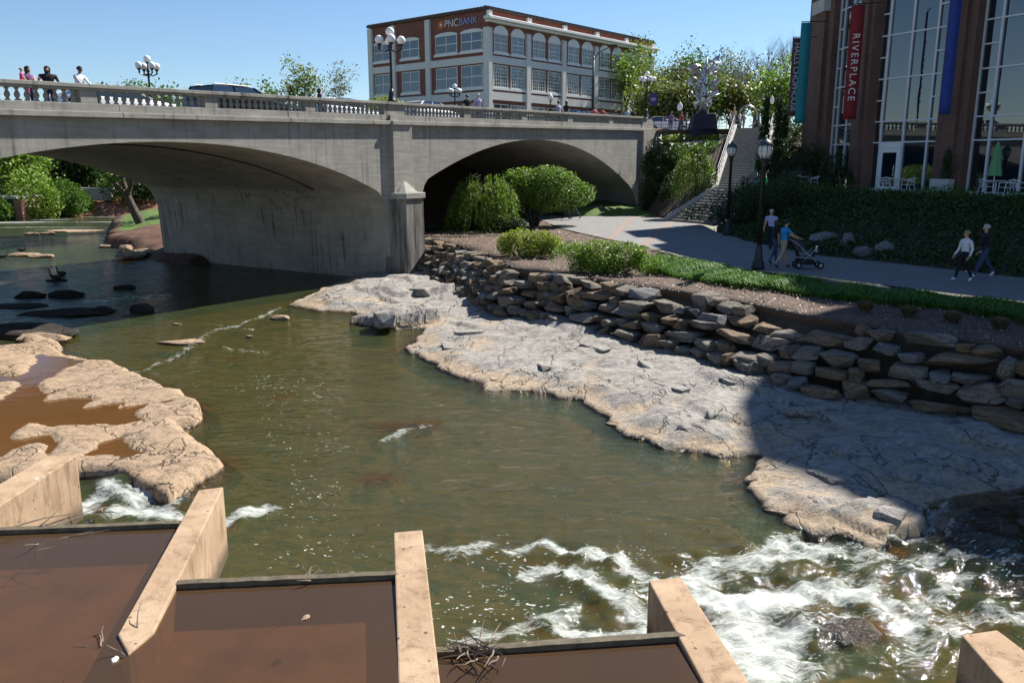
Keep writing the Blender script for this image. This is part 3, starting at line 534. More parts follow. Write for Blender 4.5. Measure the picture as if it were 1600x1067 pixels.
M['weirtop'] = pm('mossy_concrete', (.055, .045, .028), (.14, .115, .075), 7, .8, .5, 30)
weir((-260, 838), (285, 817), W1, 'thin weir wall holding the left pool below the rock ledge')
weir((262, 913), (622, 897), W2, 'thin weir wall holding the middle brown pool')
weir((676, 1019), (1090, 992), W3, 'thin weir wall holding the right brown pool beside a twig pile')
def pool(name, poly, z, zb):
    for nm, zz, mt in ((name, z, M['pool']), (name.replace('water', 'bed'), zb, M['poolbed'])):
        me = bpy.data.meshes.new(nm); me.from_pydata([(p.x, p.y, zz) for p in poly], [], [tuple(range(len(poly)))[::-1]]); me.materials.append(mt)
        for an, av in (('depth', .5), ('foam', 0.0), ('fleck', .30)): at = me.attributes.new(an, 'FLOAT', 'POINT'); at.data.foreach_set('value', [av] * len(poly))
        tag(link(bpy.data.objects.new(nm, me)), kind='structure')
M['poolbed'] = pm('pool_silt', (.07, .048, .032), (.37, .235, .145), 1.1, .95, .5, 18)
zq = W2 - .065
f2 = [pz(240, 986, zq), pz(277, 912, zq)]
bk = lambda p: p + Vector((0, .05, 0))
f2e, f2n = solve(330, 800, W2, Y2), solve(210, 990, W2, Y2)
pool('pool_water', [bk(pz(-300, 840, W1)), bk(pz(300, 817, W1)), V3(f2e.x - .1, f2e.y - .8, 0), bk(pz(275, 913, W2)), bk(pz(628, 897, W2)), pz(640, 1000, zq), pz(660, 1300, zq), pz(-300, 1300, zq)], zq, zq - .38)
pool('lower_pool_water', [bk(pz(668, 1019.5, W3)), bk(pz(1090, 992, W3)), pz(1230, 1150, W3 - .05), pz(680, 1250, W3 - .05)], W3 - .065, W3 - .45)

# ================================================================== boulder wall, each stone its own piece
def hull_stone(name, sx, sy, sz, seed, mat, parent=None, npts=22, bev=.03, sq=.55):
    rr = random.Random(seed); bm = bmesh.new()
    for _ in range(npts):
        d = Vector((rr.gauss(0, 1), rr.gauss(0, 1), rr.gauss(0, 1))).normalized()
        p = Vector([math.copysign(abs(c) ** sq, c) for c in d]); k = rr.uniform(.86, 1.06); bm.verts.new((p.x * sx * k, p.y * sy * k, p.z * sz * k))
    r = bmesh.ops.convex_hull(bm, input=bm.verts[:]); bmesh.ops.delete(bm, geom=[e for e in r['geom_interior'] if isinstance(e, bmesh.types.BMVert)], context='VERTS')
    bmesh.ops.dissolve_limit(bm, angle_limit=.22, verts=bm.verts[:], edges=bm.edges[:])
    if bev: bmesh.ops.bevel(bm, geom=bm.edges[:], offset=bev, segments=1, affect='EDGES', profile=.5)
    me = bpy.data.meshes.new(name); bm.to_mesh(me); bm.free(); me.materials.append(mat); return me
stone_mats = [M['stone'], M['stoneb'], M['stoneb'], M['stoneg'], M['stone'], M['stoneb'], M['stone']]
stone_meshes = [hull_stone('stone', .5, .5, .5, 100 + i, stone_mats[i % 7], npts=R.choice((12, 15, 19)), bev=.02) for i in range(21)]
# broken sheets lying on the shelf
rs = random.Random(77)
for i, (x, y, L_, W_, T_) in enumerate([(600, 492, 1.5, .8, .30), (655, 452, 1.3, .6, .22), (520, 463, 1.0, .5, .14), (700, 540, .7, .4, .16), (668, 556, .45, .3, .14), (735, 520, 1.1, .6, .10), (850, 572, 1.0, .35, .12), (880, 598, .8, .4, .12), (905, 618, .55, .3, .12), (1010, 570, 1.0, .35, .14), (1050, 603, 1.2, .4, .13), (1115, 640, .9, .35, .10), (965, 664, .6, .35, .13), (1030, 694, .5, .25, .12), (1080, 660, .8, .4, .08), (1290, 742, .8, .45, .12), (1392, 806, .55, .36, .24), (1345, 828, .35, .24, .15), (1225, 800, .7, .35, .12), (1330, 700, 1.0, .5, .12), (1420, 740, .9, .45, .14), (1180, 745, .45, .3, .12), (780, 590, .7, .3, .09), (1260, 640, 1.1, .4, .10), (1130, 590, 1.1, .4, .10), (930, 540, 1.2, .5, .08)]):
    p = pz(x, y, .25); zz = float(bed_height(np.array([p.x]), np.array([p.y]))[0][0]); p = pz(x, y, max(zz, .02)); o = bpy.data.objects.new('rock_slab', hull_stone('rock_slab', L_ * .5, W_ * .5, T_, 500 + i, M['rock'], npts=22, bev=.012, sq=.42)); link(o, shelf)
    o.location = (p.x, p.y, max(zz, .02) - T_ * .45); o.rotation_euler = (rs.uniform(-.10, .10), rs.uniform(-.12, .06), math.atan2(-.87, .5) + rs.uniform(-.5, .5) + (math.pi / 2 if rs.random() < .3 else 0))
wall = thing('boulder_wall', 'dry-laid retaining wall of rough brown and grey boulders along the rock shelf', 'boulder wall', tuple(wall_foot[7]))
WF_, WT_ = resample(wall_foot, 400), resample(wall_top, 400)
seg = np.r_[0, np.cumsum(np.linalg.norm(np.diff(WF_[:, :2], axis=0), axis=1))]
def at_wall(s, t):
    a = Vector([np.interp(s, seg, WF_[:, k]) for k in range(3)]); b = Vector([np.interp(s, seg, WT_[:, k]) for k in range(3)]); return a.lerp(b, t)
nst = 0; LT = seg[-1]
for row in range(5):
    s = R.uniform(-.3, 0)
    while s < LT:
        near = min(1.0, max(0., (s - 12) / 8)); ln = R.choice((.32, .42, .55, .65, .8, 1.0)) * R.uniform(.85, 1.15) * (1 + .30 * near)
        t = (row + .42) / 4.75 + R.uniform(-.05, .05)
        p = at_wall(min(s + ln / 2, LT - .01), min(t, 1.0)); q = at_wall(min(s + ln / 2 + .3, LT), min(t, 1.0)); d = q - p; hh = at_wall(min(s + ln / 2, LT - .01), 1).z - at_wall(min(s + ln / 2, LT - .01), 0).z
        if row == 4 and R.random() < .35: s += ln; continue
        o = bpy.data.objects.new('stone', R.choice(stone_meshes)); link(o, wall)
        o.location = p - wall.location + Vector((R.uniform(-.05, .05), R.uniform(-.12, .04), 0)); h = hh / 4.5 * R.uniform(.8, 1.35) * (1.55 if R.random() < .16 else 1)
        o.rotation_euler = (R.uniform(-.13, .13) + (math.pi if R.random() < .5 else 0), R.uniform(-.11, .11), math.atan2(d.y, d.x) + R.uniform(-.2, .2) + (math.pi if R.random() < .5 else 0))
        o.scale = (ln * 1.04, R.uniform(.55, 1.0), h); nst += 1; s += ln * .93
rg = np.random.default_rng(5); n = 16000; A_ = resample(bed_back, 400); B_ = resample([V3(p.x, p.y, 1.91) for p in near_edge] + [V3(-3.6, 47.5, 1.9)], 400); i_ = rg.integers(0, 400, n); f_ = rg.random(n)[:, None]; C_ = A_[i_] * (1 - f_) + B_[i_] * f_; C_[:, 2] = 1.83 + .09 * f_[:, 0] + .05
a_ = rg.uniform(0, 6.28, n); l_ = rg.uniform(.02, .07, n); T_ = np.stack([np.cos(a_) * l_, np.sin(a_) * l_, rg.normal(0, .012, n)], 1); W_ = np.stack([-np.sin(a_), np.cos(a_), rg.normal(0, .5, n)], 1) * rg.uniform(.008, .02, n)[:, None]
M['chip'] = leaf_mat('wood_chip', (.06, .035, .022), (.34, .25, .19), .02); tag(npmesh('mulch_chips', np.stack([C_ - T_, C_ - W_, C_ + T_, C_ + W_], 1).reshape(-1, 3), np.arange(4 * n).reshape(n, 4), M['chip']), 'scattered wood chips covering the planting bed above the boulder wall', 'mulch', None, 'stuff')
loft('wall_backing', [[V3(p[0] + .25, p[1] + .32, .1) for p in WF_[::8]], [V3(p[0] + .2, p[1] + .28, 1.62) for p in WT_[::8]]], 50, 3, M['soil'], .1)
def boulder(name, x, y, z, sx, sy, sz, seed, mat, label, cat='rock', group=None, rz=None, sink=.3, sub=0):
    me = hull_stone(name, sx, sy, sz, seed, mat, npts=46, bev=0, sq=.95); o = link(bpy.data.objects.new(name, me))
    o.location = (x, y, z + sz * (1 - 2 * sink)); o.rotation_euler = (0, 0, R.uniform(0, 6) if rz is None else rz); return tag(o, label, cat, group)
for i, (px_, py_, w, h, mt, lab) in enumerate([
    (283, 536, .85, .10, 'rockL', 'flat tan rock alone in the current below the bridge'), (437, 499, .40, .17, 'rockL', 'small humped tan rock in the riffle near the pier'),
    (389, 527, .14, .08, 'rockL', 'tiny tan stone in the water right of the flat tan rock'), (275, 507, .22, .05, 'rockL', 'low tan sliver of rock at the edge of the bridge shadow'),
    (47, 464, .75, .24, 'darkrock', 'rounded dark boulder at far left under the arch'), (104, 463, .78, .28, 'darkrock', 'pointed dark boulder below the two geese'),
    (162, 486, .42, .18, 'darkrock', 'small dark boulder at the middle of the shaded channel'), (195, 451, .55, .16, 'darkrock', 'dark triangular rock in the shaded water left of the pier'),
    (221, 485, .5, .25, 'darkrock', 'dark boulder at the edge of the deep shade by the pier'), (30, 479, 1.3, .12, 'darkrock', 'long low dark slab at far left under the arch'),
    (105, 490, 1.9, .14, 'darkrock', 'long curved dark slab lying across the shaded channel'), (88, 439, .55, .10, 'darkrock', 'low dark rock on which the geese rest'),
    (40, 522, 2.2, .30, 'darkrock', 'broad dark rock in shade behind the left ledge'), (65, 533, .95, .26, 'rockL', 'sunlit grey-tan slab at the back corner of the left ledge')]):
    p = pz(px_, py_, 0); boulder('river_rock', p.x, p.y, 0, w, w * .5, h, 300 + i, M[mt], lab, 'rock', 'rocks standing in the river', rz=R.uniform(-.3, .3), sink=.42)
for i, (x, y, w, h, lab) in enumerate([(1313, 380, .95, .5, 'long pale boulder beside the path behind the stroller'), (1322, 385, .42, .55, 'upright pale boulder right of the long one beside the path'), (1348, 393, .5, .3, 'low grey boulder third along the path edge'), (1382, 394, .45, .45, 'squarish grey boulder at the right end of the path edge row'), (1178, 353, .6, .35, 'dim grey boulder behind the path lamp near the stairs'), (930, 325, .8, .22, 'pale flat boulder on the lawn under the right arch')]):
    if i == 0: x = 1292
    p = pz(x, y + 8, 2.02) if i < 5 else py(930, 328, 62); boulder('landscape_boulder', p.x, p.y, p.z - .05, w, w * .6, h, 330 + i, M['stoneg'], lab, 'boulder', 'boulders beside the path', rz=R.uniform(-.3, .3), sink=.2)
# ================================================================== BRIDGE (local x along the face, y into the bridge, z up)
BU = Vector((.53, .848, 0)); BV_ = Vector((-.848, .53, 0)); BO = Vector((-5.3, 42.0, 0)); BRZ = math.atan2(.848, .53); SL = .0222; BW = 18.0
def bl(t, v, z=0.0): p = BO + BU * t + BV_ * v; return Vector((p.x, p.y, z))
bridge = thing('arch_bridge', 'grey concrete road bridge with two low arches and a baluster parapet over the river', 'bridge', tuple(BO), BRZ)
TL, TR = -52.0, 31.5
def intr(t):
    if t <= -1.25:
        d = t + 13.1
        if abs(d) > 11.9: return None
        z = 6.46 - .0155 * d * d - .0000135 * d ** 4
        e = 11.9 - abs(d)
        if e < 1.0: z -= (1 - math.sqrt(max(0, 1 - (1 - e) ** 2))) * 2.6
        return z
    if .95 <= t <= 29.1:
        d = t - 13.4; z = 7.15 - .0166 * d * d
        e = min((t - .95) * 2.2, 29.1 - t)
        if e < 2.0: z -= (1 - math.sqrt(max(0, 1 - (1 - e / 2) ** 2))) * 2.2
        return z
    return None
ts = sorted(set([TL, TR] + [round(x, 3) for x in np.linspace(-25, -1.2, 90)] + [round(x, 3) for x in np.linspace(.95, 29.1, 100)]))
mb = MB(); v = []; f = []
def top(t): return 7.52 + SL * t
for t in ts:
    z = intr(t); zb = -1.2 if z is None else z
    for y in (0, BW): v += [(t, y, zb), (t, y, top(t))]
for i in range(len(ts) - 1):
    a, b = i * 4, (i + 1) * 4
    f += [(a, b, b + 1, a + 1), (a + 2, a + 3, b + 3, b + 2), (a + 1, b + 1, b + 3, a + 3), (a, a + 2, b + 2, b)]
mb.add(v, f).build('arch_body', M['conc'], bridge)
# pilaster above, cutwater with pyramid cap below
mb = MB(); mb.sbox(-1.15, .30, -.22, .1, 3.6, 3.6, 7.52, 7.53); mb.build('pilaster', M['conc'], bridge, bevel=.02)
nose = [(-1.3, .3), (-1.3, -.45), (-1.0, -.8), (.35, -.8), (.70, -.45), (.95, .3)]
M['pierdark'] = pm('stained_pier_concrete', (.03, .028, .026), (.27, .255, .225), 1.5, .9, .4, 16, stretch=(2.6, 2.6, .30))
cw = MB(); n = len(nose); cw.add([(x * 1.06, y * 1.06 if y < 0 else y, -1.0) for x, y in nose] + [(x, y, 4.0) for x, y in nose], [tuple(range(n))[::-1], tuple(range(n, 2 * n))] + [(i, n + i, n + (i + 1) % n, (i + 1) % n)[::-1] for i in range(n)]); cw.build('cutwater', M['pierdark'], bridge)
cap = MB(); big = [(x + (-.07 if x < -.2 else .07), y - .08 if y < 0 else y) for x, y in nose]; cap.prism(big, 4.003, 4.28); o = len(cap.v); cap.add([(-.35 + (x + .35) * .72, y * .8, 4.281) for x, y in nose] + [(-.35, -.15, 4.92)], [(i, (i + 1) % n, n) for i in range(n)] + [tuple(range(n))[::-1]]); cap.build('pier_cap', M['conc'], bridge, bevel=.02)
mb = MB()
pts = [(t, 4.2, intr(t) - .03) for t in np.linspace(-20, -2.2, 40)]; mb.tube(pts, .035, 5); mb.build('drain_line', M['iron'], bridge)
ab = MB(); ab.sbox(29.1, 31.6, -.22, .1, 1.2, 1.2, 7.52 + SL * 29.1, 7.52 + SL * 31.6); ab.build('abutment_pilaster', M['conc'], bridge, bevel=.02)
# string course, plinth
def strip(name, y0, y1, z0, z1, mat=None, t0=TL, t1=TR, bev=.012):
    m = MB(); m.sbox(t0, t1, y0, y1, z0 + SL * t0, z0 + SL * t1, z1 + SL * t0, z1 + SL * t1); return m.build(name, mat or M['conc'], bridge, bevel=bev)
brk = [TL, -22.3, -15.2, -7.6, -1.22, .34, 8.2, 15.4, 22.3, TR]
for i, (a, b) in enumerate(zip(brk[:-1], brk[1:])):
    k = .06 if i == 4 else 0
    strip('string_course', -.19 - k * 2, .3, 7.53, 7.72, t0=a, t1=b - .012, bev=.02); strip('plinth', -.02 - k * 2, .32, 7.723, 7.99, t0=a, t1=b - .012)
strip('far_course', BW - .3, BW + .19, 7.53, 7.99); strip('far_parapet', BW - .3, BW - .02, 7.993, 8.6)
strip('road_deck', .33, BW - .33, 7.45, 7.55, M['asphalt'])
strip('sidewalk', .34, 3.2, 7.553, 7.60, M['path'])
peds = [(-27.2, .58), (-21.6, .58), (-16.26, .58), (-11.41, .58), (-6.3, .58), (-.74, 1.5), (5.4, .6), (11.4, .6), (17.3, .7), (23.6, .65), (30.2, 2.2)]
prof = [(.085, 0), (.085, .045), (.05, .055), (.045, .075), (.085, .15), (.092, .19), (.07, .25), (.042, .31), (.045, .34), (.07, .355), (.075, .40)]
bmb = MB(); bmb.lathe(prof, 8); proto = bmb.build('baluster', M['conc'], bridge, smooth=True); first = True
for i, (c, w) in enumerate(peds):
    m = MB(); a, b = c - w / 2, c + w / 2; m.sbox(a, b, -.015, .30, 7.993 + SL * a, 7.993 + SL * b, 8.395 + SL * a, 8.395 + SL * b); m.build('pedestal', M['conc'], bridge, bevel=.012)
    if i + 1 < len(peds):
        a, b = c + w / 2, peds[i + 1][0] - peds[i + 1][1] / 2; nb = max(1, round((b - a) / .295)); sp = (b - a) / nb
        for k in range(nb):
            t = a + sp * (k + .5)
            if t < -20.5: continue
            o = proto if first else proto.copy()
            if not first: COL.objects.link(o)
            first = False; o.location = (t, .14, 7.99 + SL * t)
for i in range(len(peds) - 1):
    a, b = peds[i][0], peds[i + 1][0]; a += .005
    m = MB(); m.sbox(a, b, -.06, .34, 8.397 + SL * a, 8.397 + SL * b, 8.47 + SL * a, 8.47 + SL * b); m.sbox(a, b, -.10, .38, 8.472 + SL * a, 8.472 + SL * b, 8.60 + SL * a, 8.60 + SL * b); m.build('hand_rail', M['conc'], bridge, bevel=.015)

# ---- five-globe lamps
def globe_lamp(loc, rz, label, h=3.4, sc=1.0):
    t = thing('globe_lamp', label, 'street lamp', loc, rz, 'five-globe lamps on the bridge')
    MB().lathe([(.24 * sc, 0), (.24 * sc, .08), (.17 * sc, .14), (.16 * sc, .38), (.11 * sc, .5), (.075 * sc, .62)], 10).build('base', M['iron'], t, True)
    MB().lathe([(.062 * sc, .6), (.055 * sc, h - .95), (.09 * sc, h - .9), (.09 * sc, h - .8), (.05 * sc, h - .7), (.05 * sc, h - .42)], 10).build('post', M['iron'], t, True)
    arm = MB(); cups = MB()
    for k in range(4):
        a = math.pi / 4 + k * math.pi / 2; dx, dy = math.cos(a) * .52 * sc, math.sin(a) * .52 * sc
        arm.tube([(0, 0, h - 1.0), (dx * .5, dy * .5, h - 1.12), (dx * .95, dy * .95, h - 1.0), (dx, dy, h - .78)], [.035, .035, .04, .045], 6)
        arm.lathe([(.03, -.18), (.055, -.10), (.04, -.02), (.09, .04), (.13, .10)], 8, (dx, dy, h - .85))
    arm.build('arms', M['iron'], t); MB().lathe([(.05, 0), (.06, .02), (.13, .10)], 8, (0, 0, h - .46)).build('cup', M['iron'], t, True)
    for k in range(5):
        a = math.pi / 4 + k * math.pi / 2; dx, dy, z = (math.cos(a) * .52 * sc, math.sin(a) * .52 * sc, h - .57) if k < 4 else (0, 0, h - .19)
        MB().ball((dx, dy, z), .205 * sc, 14, 10).build('globe', M['globe'], t, True)
    return t
globe_lamp(tuple(bl(-.72, .15, 8.60 + SL * -.7)), BRZ, 'tall black five-globe lamp on the parapet above the bridge pier', 3.42)
globe_lamp(tuple(bl(30.3, .15, 8.60 + SL * 30.3)), BRZ, 'black five-globe lamp at the right end of the bridge beside a purple banner', 3.45)
globe_lamp(tuple(bl(-1.4, BW - .15, 8.6)), BRZ + .6, 'black five-globe lamp on the far parapet against open sky at left', 3.2)
globe_lamp(tuple(bl(29, BW - .15, 8.6 + SL * 29)), BRZ + .4, 'small black five-globe lamp in front of the bank building', 3.3)
bn = bl(30.3, .15, 0); t = thing('lamp_banner', 'small purple banner hung on the lamp at the right end of the bridge', 'banner', (bn.x + .45, bn.y, 0), 0.1)
zb = py(1022, 165, bn.y).z; zt = py(1022, 147, bn.y).z
MB().box(-.22, .38, -.015, .015, zb, zt).build('cloth', cloth('purple_cloth', (.10, .05, .22)), t); MB().tube([(-.45, 0, zt + .03), (.4, 0, zt + .03)], .02, 6).build('bracket', M['iron'], t)
MB().box(-.1, .26, -.021, -.017, (zb + zt) / 2 - .1, (zb + zt) / 2 + .15).build('emblem', cloth('lilac', (.35, .3, .5)), t)
def post_lamp(loc, h, label, r=.2):
    t = thing('post_lamp', label, 'street lamp', loc, 0, 'single-globe plaza lamps')
    MB().lathe([(.16, 0), (.14, .3), (.06, .5), (.05, h - .5), (.1, h - .45), (.12, h - .38)], 8).build('post', M['iron'], t, True)
    MB().lathe([(.12, h - .38), (r, h - .15), (r * .9, h + .1), (.06, h + .28), (.01, h + .36)], 10).build('globe', M['globe'], t, True); return t
p = py(860, 163, 84); post_lamp((p.x, p.y, 9.0), py(860, 152, 84).z - 9, 'single white lamp seen over the parapet before the bank building', .26)
p = py(1062, 176, 74); post_lamp((p.x, p.y, 8.34), py(1062, 166, 74).z - 8.34, 'single white globe lamp on the plaza left of the sculpture', .24)
p = py(1205, 176, 76); post_lamp((p.x, p.y, 8.34), py(1205, 156, 76).z - 8.34, 'small white lamp on the plaza between the dark columnar cypresses', .2)
# cobra-head street light
p = py(926, 175, 80); t = thing('street_light', 'tall dark pole with a long curved arm before the bank building', 'street light', (p.x, p.y, 9)); z0 = py(926, 88, 80).z - 9; q = py(963, 71, 80)
MB().lathe([(.13, 0), (.09, z0)], 8).build('pole', M['iron'], t, True); MB().tube([(0, 0, z0 - .3), (.5, 0, z0 + .35), (1.3, 0, q.z - 9.25), (q.x - p.x - .5, 0, q.z - 9)], [.06, .05, .045, .04], 6).build('arm', M['iron'], t, True); MB().box(q.x - p.x - .6, q.x - p.x + .1, -.12, .12, q.z - 9.07, q.z - 8.95).build('lamp_head', M['iron'], t, bevel=.03)

# ================================================================== BANK BUILDING (local: corner at origin, x along right face, y along left face)
PC = Vector((-2.85, 105, 0)); dr = Vector((.65, .76, 0)).normalized(); dl = Vector((-.76, .65, 0)).normalized()
bank = thing('bank_building', 'three-storey red brick office block with cream piers and arched top windows behind the bridge', 'building', tuple(PC), math.atan2(dr.y, dr.x))
ZT = 24.05; Z0 = 7.0
RL, LL = 37.5, 22.0
MB().box(0.02, RL, 0.02, LL, Z0, ZT - .35).build('brick_wall', M['brickP'], bank)
# walls: right face lies on y=0 (facing -y), left face on x=0 (facing -x)
def onR(m, x0, x1, d0, d1, z0, z1): return m.box(x0, x1, -d1, -d0, z0, z1)
def onL(m, y0, y1, d0, d1, z0, z1): return m.box(-d1, -d0, y0, y1, z0, z1)
trim = M['grey_trim']
for face, L_ in ((onR, RL), (onL, LL)):
    for (za, zb_) in ((17.65, 18.5), (13.35, 14.3)): face(MB(), 0.0, L_, -.05, .22, za, zb_).build('floor_band', trim, bank)
    face(MB(), 0.0, L_, -.05, .25, Z0, 10.0).build('base_course', trim, bank)
nb = 5; bwid = RL / nb
for k in range(nb + 1):
    x = k * bwid; w = .5 if k else .62
    onR(MB(), max(-.28, x - w), min(RL + .25, x + w * .6), -.05, .33, Z0, 21.7).build('pier', trim, bank); onR(MB(), max(-.28, x - .45), x + .35, -.05, .36, 22.92, 23.6).build('parapet_block', trim, bank)
    m = MB(); m.box(max(-.4, x - .7), min(RL + .3, x + .5), -.48, -.335, 21.7, 21.7); m.build('capital', trim, bank, bevel=.05)
for y, w in ((0, 0), (10.7, .8), (17.2, .62), (LL, .8)):
    if y: onL(MB(), y - w, min(y + .05, LL + .05), -.05, .3, Z0, 23.55).build('pier', trim, bank)
onL(MB(), -.05, .6, -.05, .3, Z0, 21.7).build('pier', trim, bank)
m = MB(); m.box(-.75, RL + .9, -.95, .1, 22.55, 22.92); m.box(-.5, RL + .6, -.6, .1, 22.25, 22.545); m.build('cornice', M['white'], bank, bevel=.06)
onR(MB(), .35, RL, .0, .05, 22.93, 23.65).build('parapet_band', pm('parapet_brick', (.19, .055, .032), (.26, .08, .05), 6, .85), bank)  # plain red brick, nearly the same tone as the wall brick below
m = MB()
for k in range(62): x = -.3 + k * (RL + .5) / 62; m.tube([(x + .15, -.42, 23.87), (x + .15, .5, 24.05)], .17, 6)
m.box(-.3, RL + .3, -.35, .6, 23.67, 23.88); m.build('roof_tiles', M['tile'], bank); m = MB(); m.box(-.35, .5, .6, LL + .1, 23.7, 24.05)
for k in range(38): m.tube([(-.4, .8 + k * .56, 23.95), (.5, .8 + k * .56, 24.07)], .15, 6)
m.build('roof_tiles', M['tile'], bank)
MB().box(.5, RL - .1, .6, LL, 23.45, 23.85).build('roof', M['tile'], bank)
def window(face, a, b, z0, z1, nx, nz, arch=0.0, lun=False, dark=False):
    m = MB(); t_ = .09; w = b - a
    face(m, a - t_, a, -.02, .10, z0, z1); face(m, b, b + t_, -.02, .10, z0, z1); face(m, a - t_, b + t_, -.02, .10, z1, z1 + t_); face(m, a - t_, b + t_, -.02, .16, z0 - .12, z0)
    for k in range(1, nx): x = a + w * k / nx; g = .05 if (nx == 2 or k == nx // 2) else .022; face(m, x - g, x + g, -.02, .085, z0, z1)
    for k in range(1, nz): z = z0 + (z1 - z0) * k / nz; g = .05 if (nz <= 3 or k == nz // 2) else .022; face(m, a, b, -.02, .08, z - g, z + g)
    fr_ = m.build('window', M['white'], bank); p_ = MB(); face(p_, a, b, -.02, .045, z0, z1); p_.build('pane', M['glassP'], fr_)
    face(MB(), a - .35, b + .35, .0, .22, z0 - .4, z0 - .125).build('sill', M['white'], fr_)
    if arch:
        hs = [(a - .25, z1)]; n_ = 12; hs = []
        for k in range(n_ + 1): an = math.pi * (1 - k / n_); hs.append(((a + b) / 2 + (w / 2 + .25) * math.cos(an), z1 + .05 + arch * math.sin(an)))
        m = MB(); vv = [face(MB(), x, x + .001, 0, .12, z, z + .001).v[0] for x, z in hs]; vb = [face(MB(), x, x + .001, 0, .02, z, z + .001).v[2] for x, z in hs]
        nn = len(hs); m.add(vv + vb, [tuple(range(nn)), tuple(range(2 * nn - 1, nn - 1, -1))] + [(i, (i + 1) % nn, nn + (i + 1) % nn, nn + i) for i in range(nn)]); m.build('arch_head', M['white'], fr_)
for k in range(nb):
    c = (k + .5) * bwid + .05
    for s_ in (-1, 1):
        x = c + s_ * 1.62; window(onR, x - 1.12, x + 1.12, 19.1, 21.05, 6, 4, arch=1.0); window(onR, x - 1.25, x + 1.25, 14.95, 17.4, 6, 6); window(onR, x - 1.3, x + 1.3, 9.9, 12.8, 2, 2)
for a, b in ((1.0, 4.4), (5.3, 8.9), (12.2, 15.4), (17.65, 20.8)):
    window(onL, a, b, 19.3, 21.3, 2, 2, arch=.4); window(onL, a, b, 14.95, 17.4, 2, 2); window(onL, a, b, 10.0, 12.9, 2, 2)
def text(s, size, mat, parent, loc, rot, ext=.02, name='lettering', spacing=1.0):
    cu = bpy.data.curves.new(name, 'FONT'); cu.body = s; cu.size = size; cu.extrude = ext; cu.space_character = spacing; cu.align_x = 'CENTER'; cu.align_y = 'CENTER'
    o = bpy.data.objects.new(name, cu); COL.objects.link(o); dg = bpy.context.evaluated_depsgraph_get(); me = bpy.data.meshes.new_from_object(o.evaluated_get(dg)); bpy.data.objects.remove(o)
    me.materials.clear(); me.materials.append(mat); o = link(bpy.data.objects.new(name, me), parent); o.location = loc; o.rotation_euler = rot; return o
# text on left face: reads left->right towards decreasing y, faces -x
lr = (math.pi / 2, 0, -math.pi / 2)
text('PNC', 1.25, M['pale'], bank, (-.08, 6.1, 22.7), lr, .04); text('BANK', 1.15, cloth('blue_letter', (.30, .36, .62)), bank, (-.08, 3.25, 22.7), lr, .04)
MB().lathe([(.5, -.03), (.5, .03)], 20).xf(Matrix.Translation((-.09, 7.9, 22.7)) @ Matrix.Rotation(math.pi / 2, 4, 'Y')).build('emblem', cloth('orange_sign', (.62, .16, .05)), bank)
MB().prism([(-.16, -.22), (-.16, .22), (.24, 0)], .0, .05).xf(Matrix.Translation((-.13, 7.9, 22.7)) @ Matrix.Rotation(-math.pi / 2, 4, 'Z') @ Matrix.Rotation(math.pi / 2, 4, 'X')).build('emblem', M['white'], bank)

# ================================================================== GLASS-FRONTED BRICK BUILDING (local x along facade towards viewer, y into building)
def rp_root(): return thing('glass_front_building', 'brown brick building with tall white-framed glass bays in shade at right', 'building', (FO.x, FO.y, 0), math.atan2(FD.y, FD.x))
rp = rp_root(); GB = 4.15
# local frame: x=m along FD, y = rotated +90deg of FD = (.8991,.4378) -> into building (since FN is outward)
SW = 6.6; fa_ = (-2.0, 0.0)                       # where the side wing turns back
ang = math.radians(24.0); wd = Vector((-math.cos(ang), math.sin(ang), 0))   # direction of wing facade in local coords (going away)
def wing(s, n=0.0): p = Vector((fa_[0], fa_[1], 0)) + wd * s + Vector((-wd.y, wd.x, 0)) * n * 1.0; return (p.x, p.y)
cur_top = lambda m: 24.0
wn_ = [wing(0, -.0), wing(9.6), wing(9.6, -14)]
body = MB(); body.sbox(-2.0, 10.85, .45, 19, 2, 2, 22.1, 26.2); body.build('main_block', M['brickR'], rp)
body = MB(); body.prism([(-2.0, .45), (-2.0, 19), wing(9.6, -14), wing(9.6, -.45), wing(.2, -.45)][::-1], 2, 21.3); body.build('wing_block', M['brickR'], rp)
m = MB(); arc = [(10.9, 2)] + [(10.9 + 4 - 4 * math.cos(a), 28.8 + 3.7 * math.sin(a)) for a in np.linspace(0, math.pi / 2, 10)] + [(36, 32.5), (36, 2)]
nn = len(arc); m.add([(x, .2, z) for x, z in arc] + [(x, 17, z) for x, z in arc], [tuple(range(nn))[::-1], tuple(range(nn, 2 * nn))] + [(i, (i + 1) % nn, nn + (i + 1) % nn, nn + i) for i in range(nn)]); m.build('tower_block', M['brickR'], rp)
ZR = [GB, 6.87, 8.05, 9.22, 10.4, 11.58, 12.75, 13.93, 15.1, 16.28, 17.45, 18.6, 19.8, 21.0]
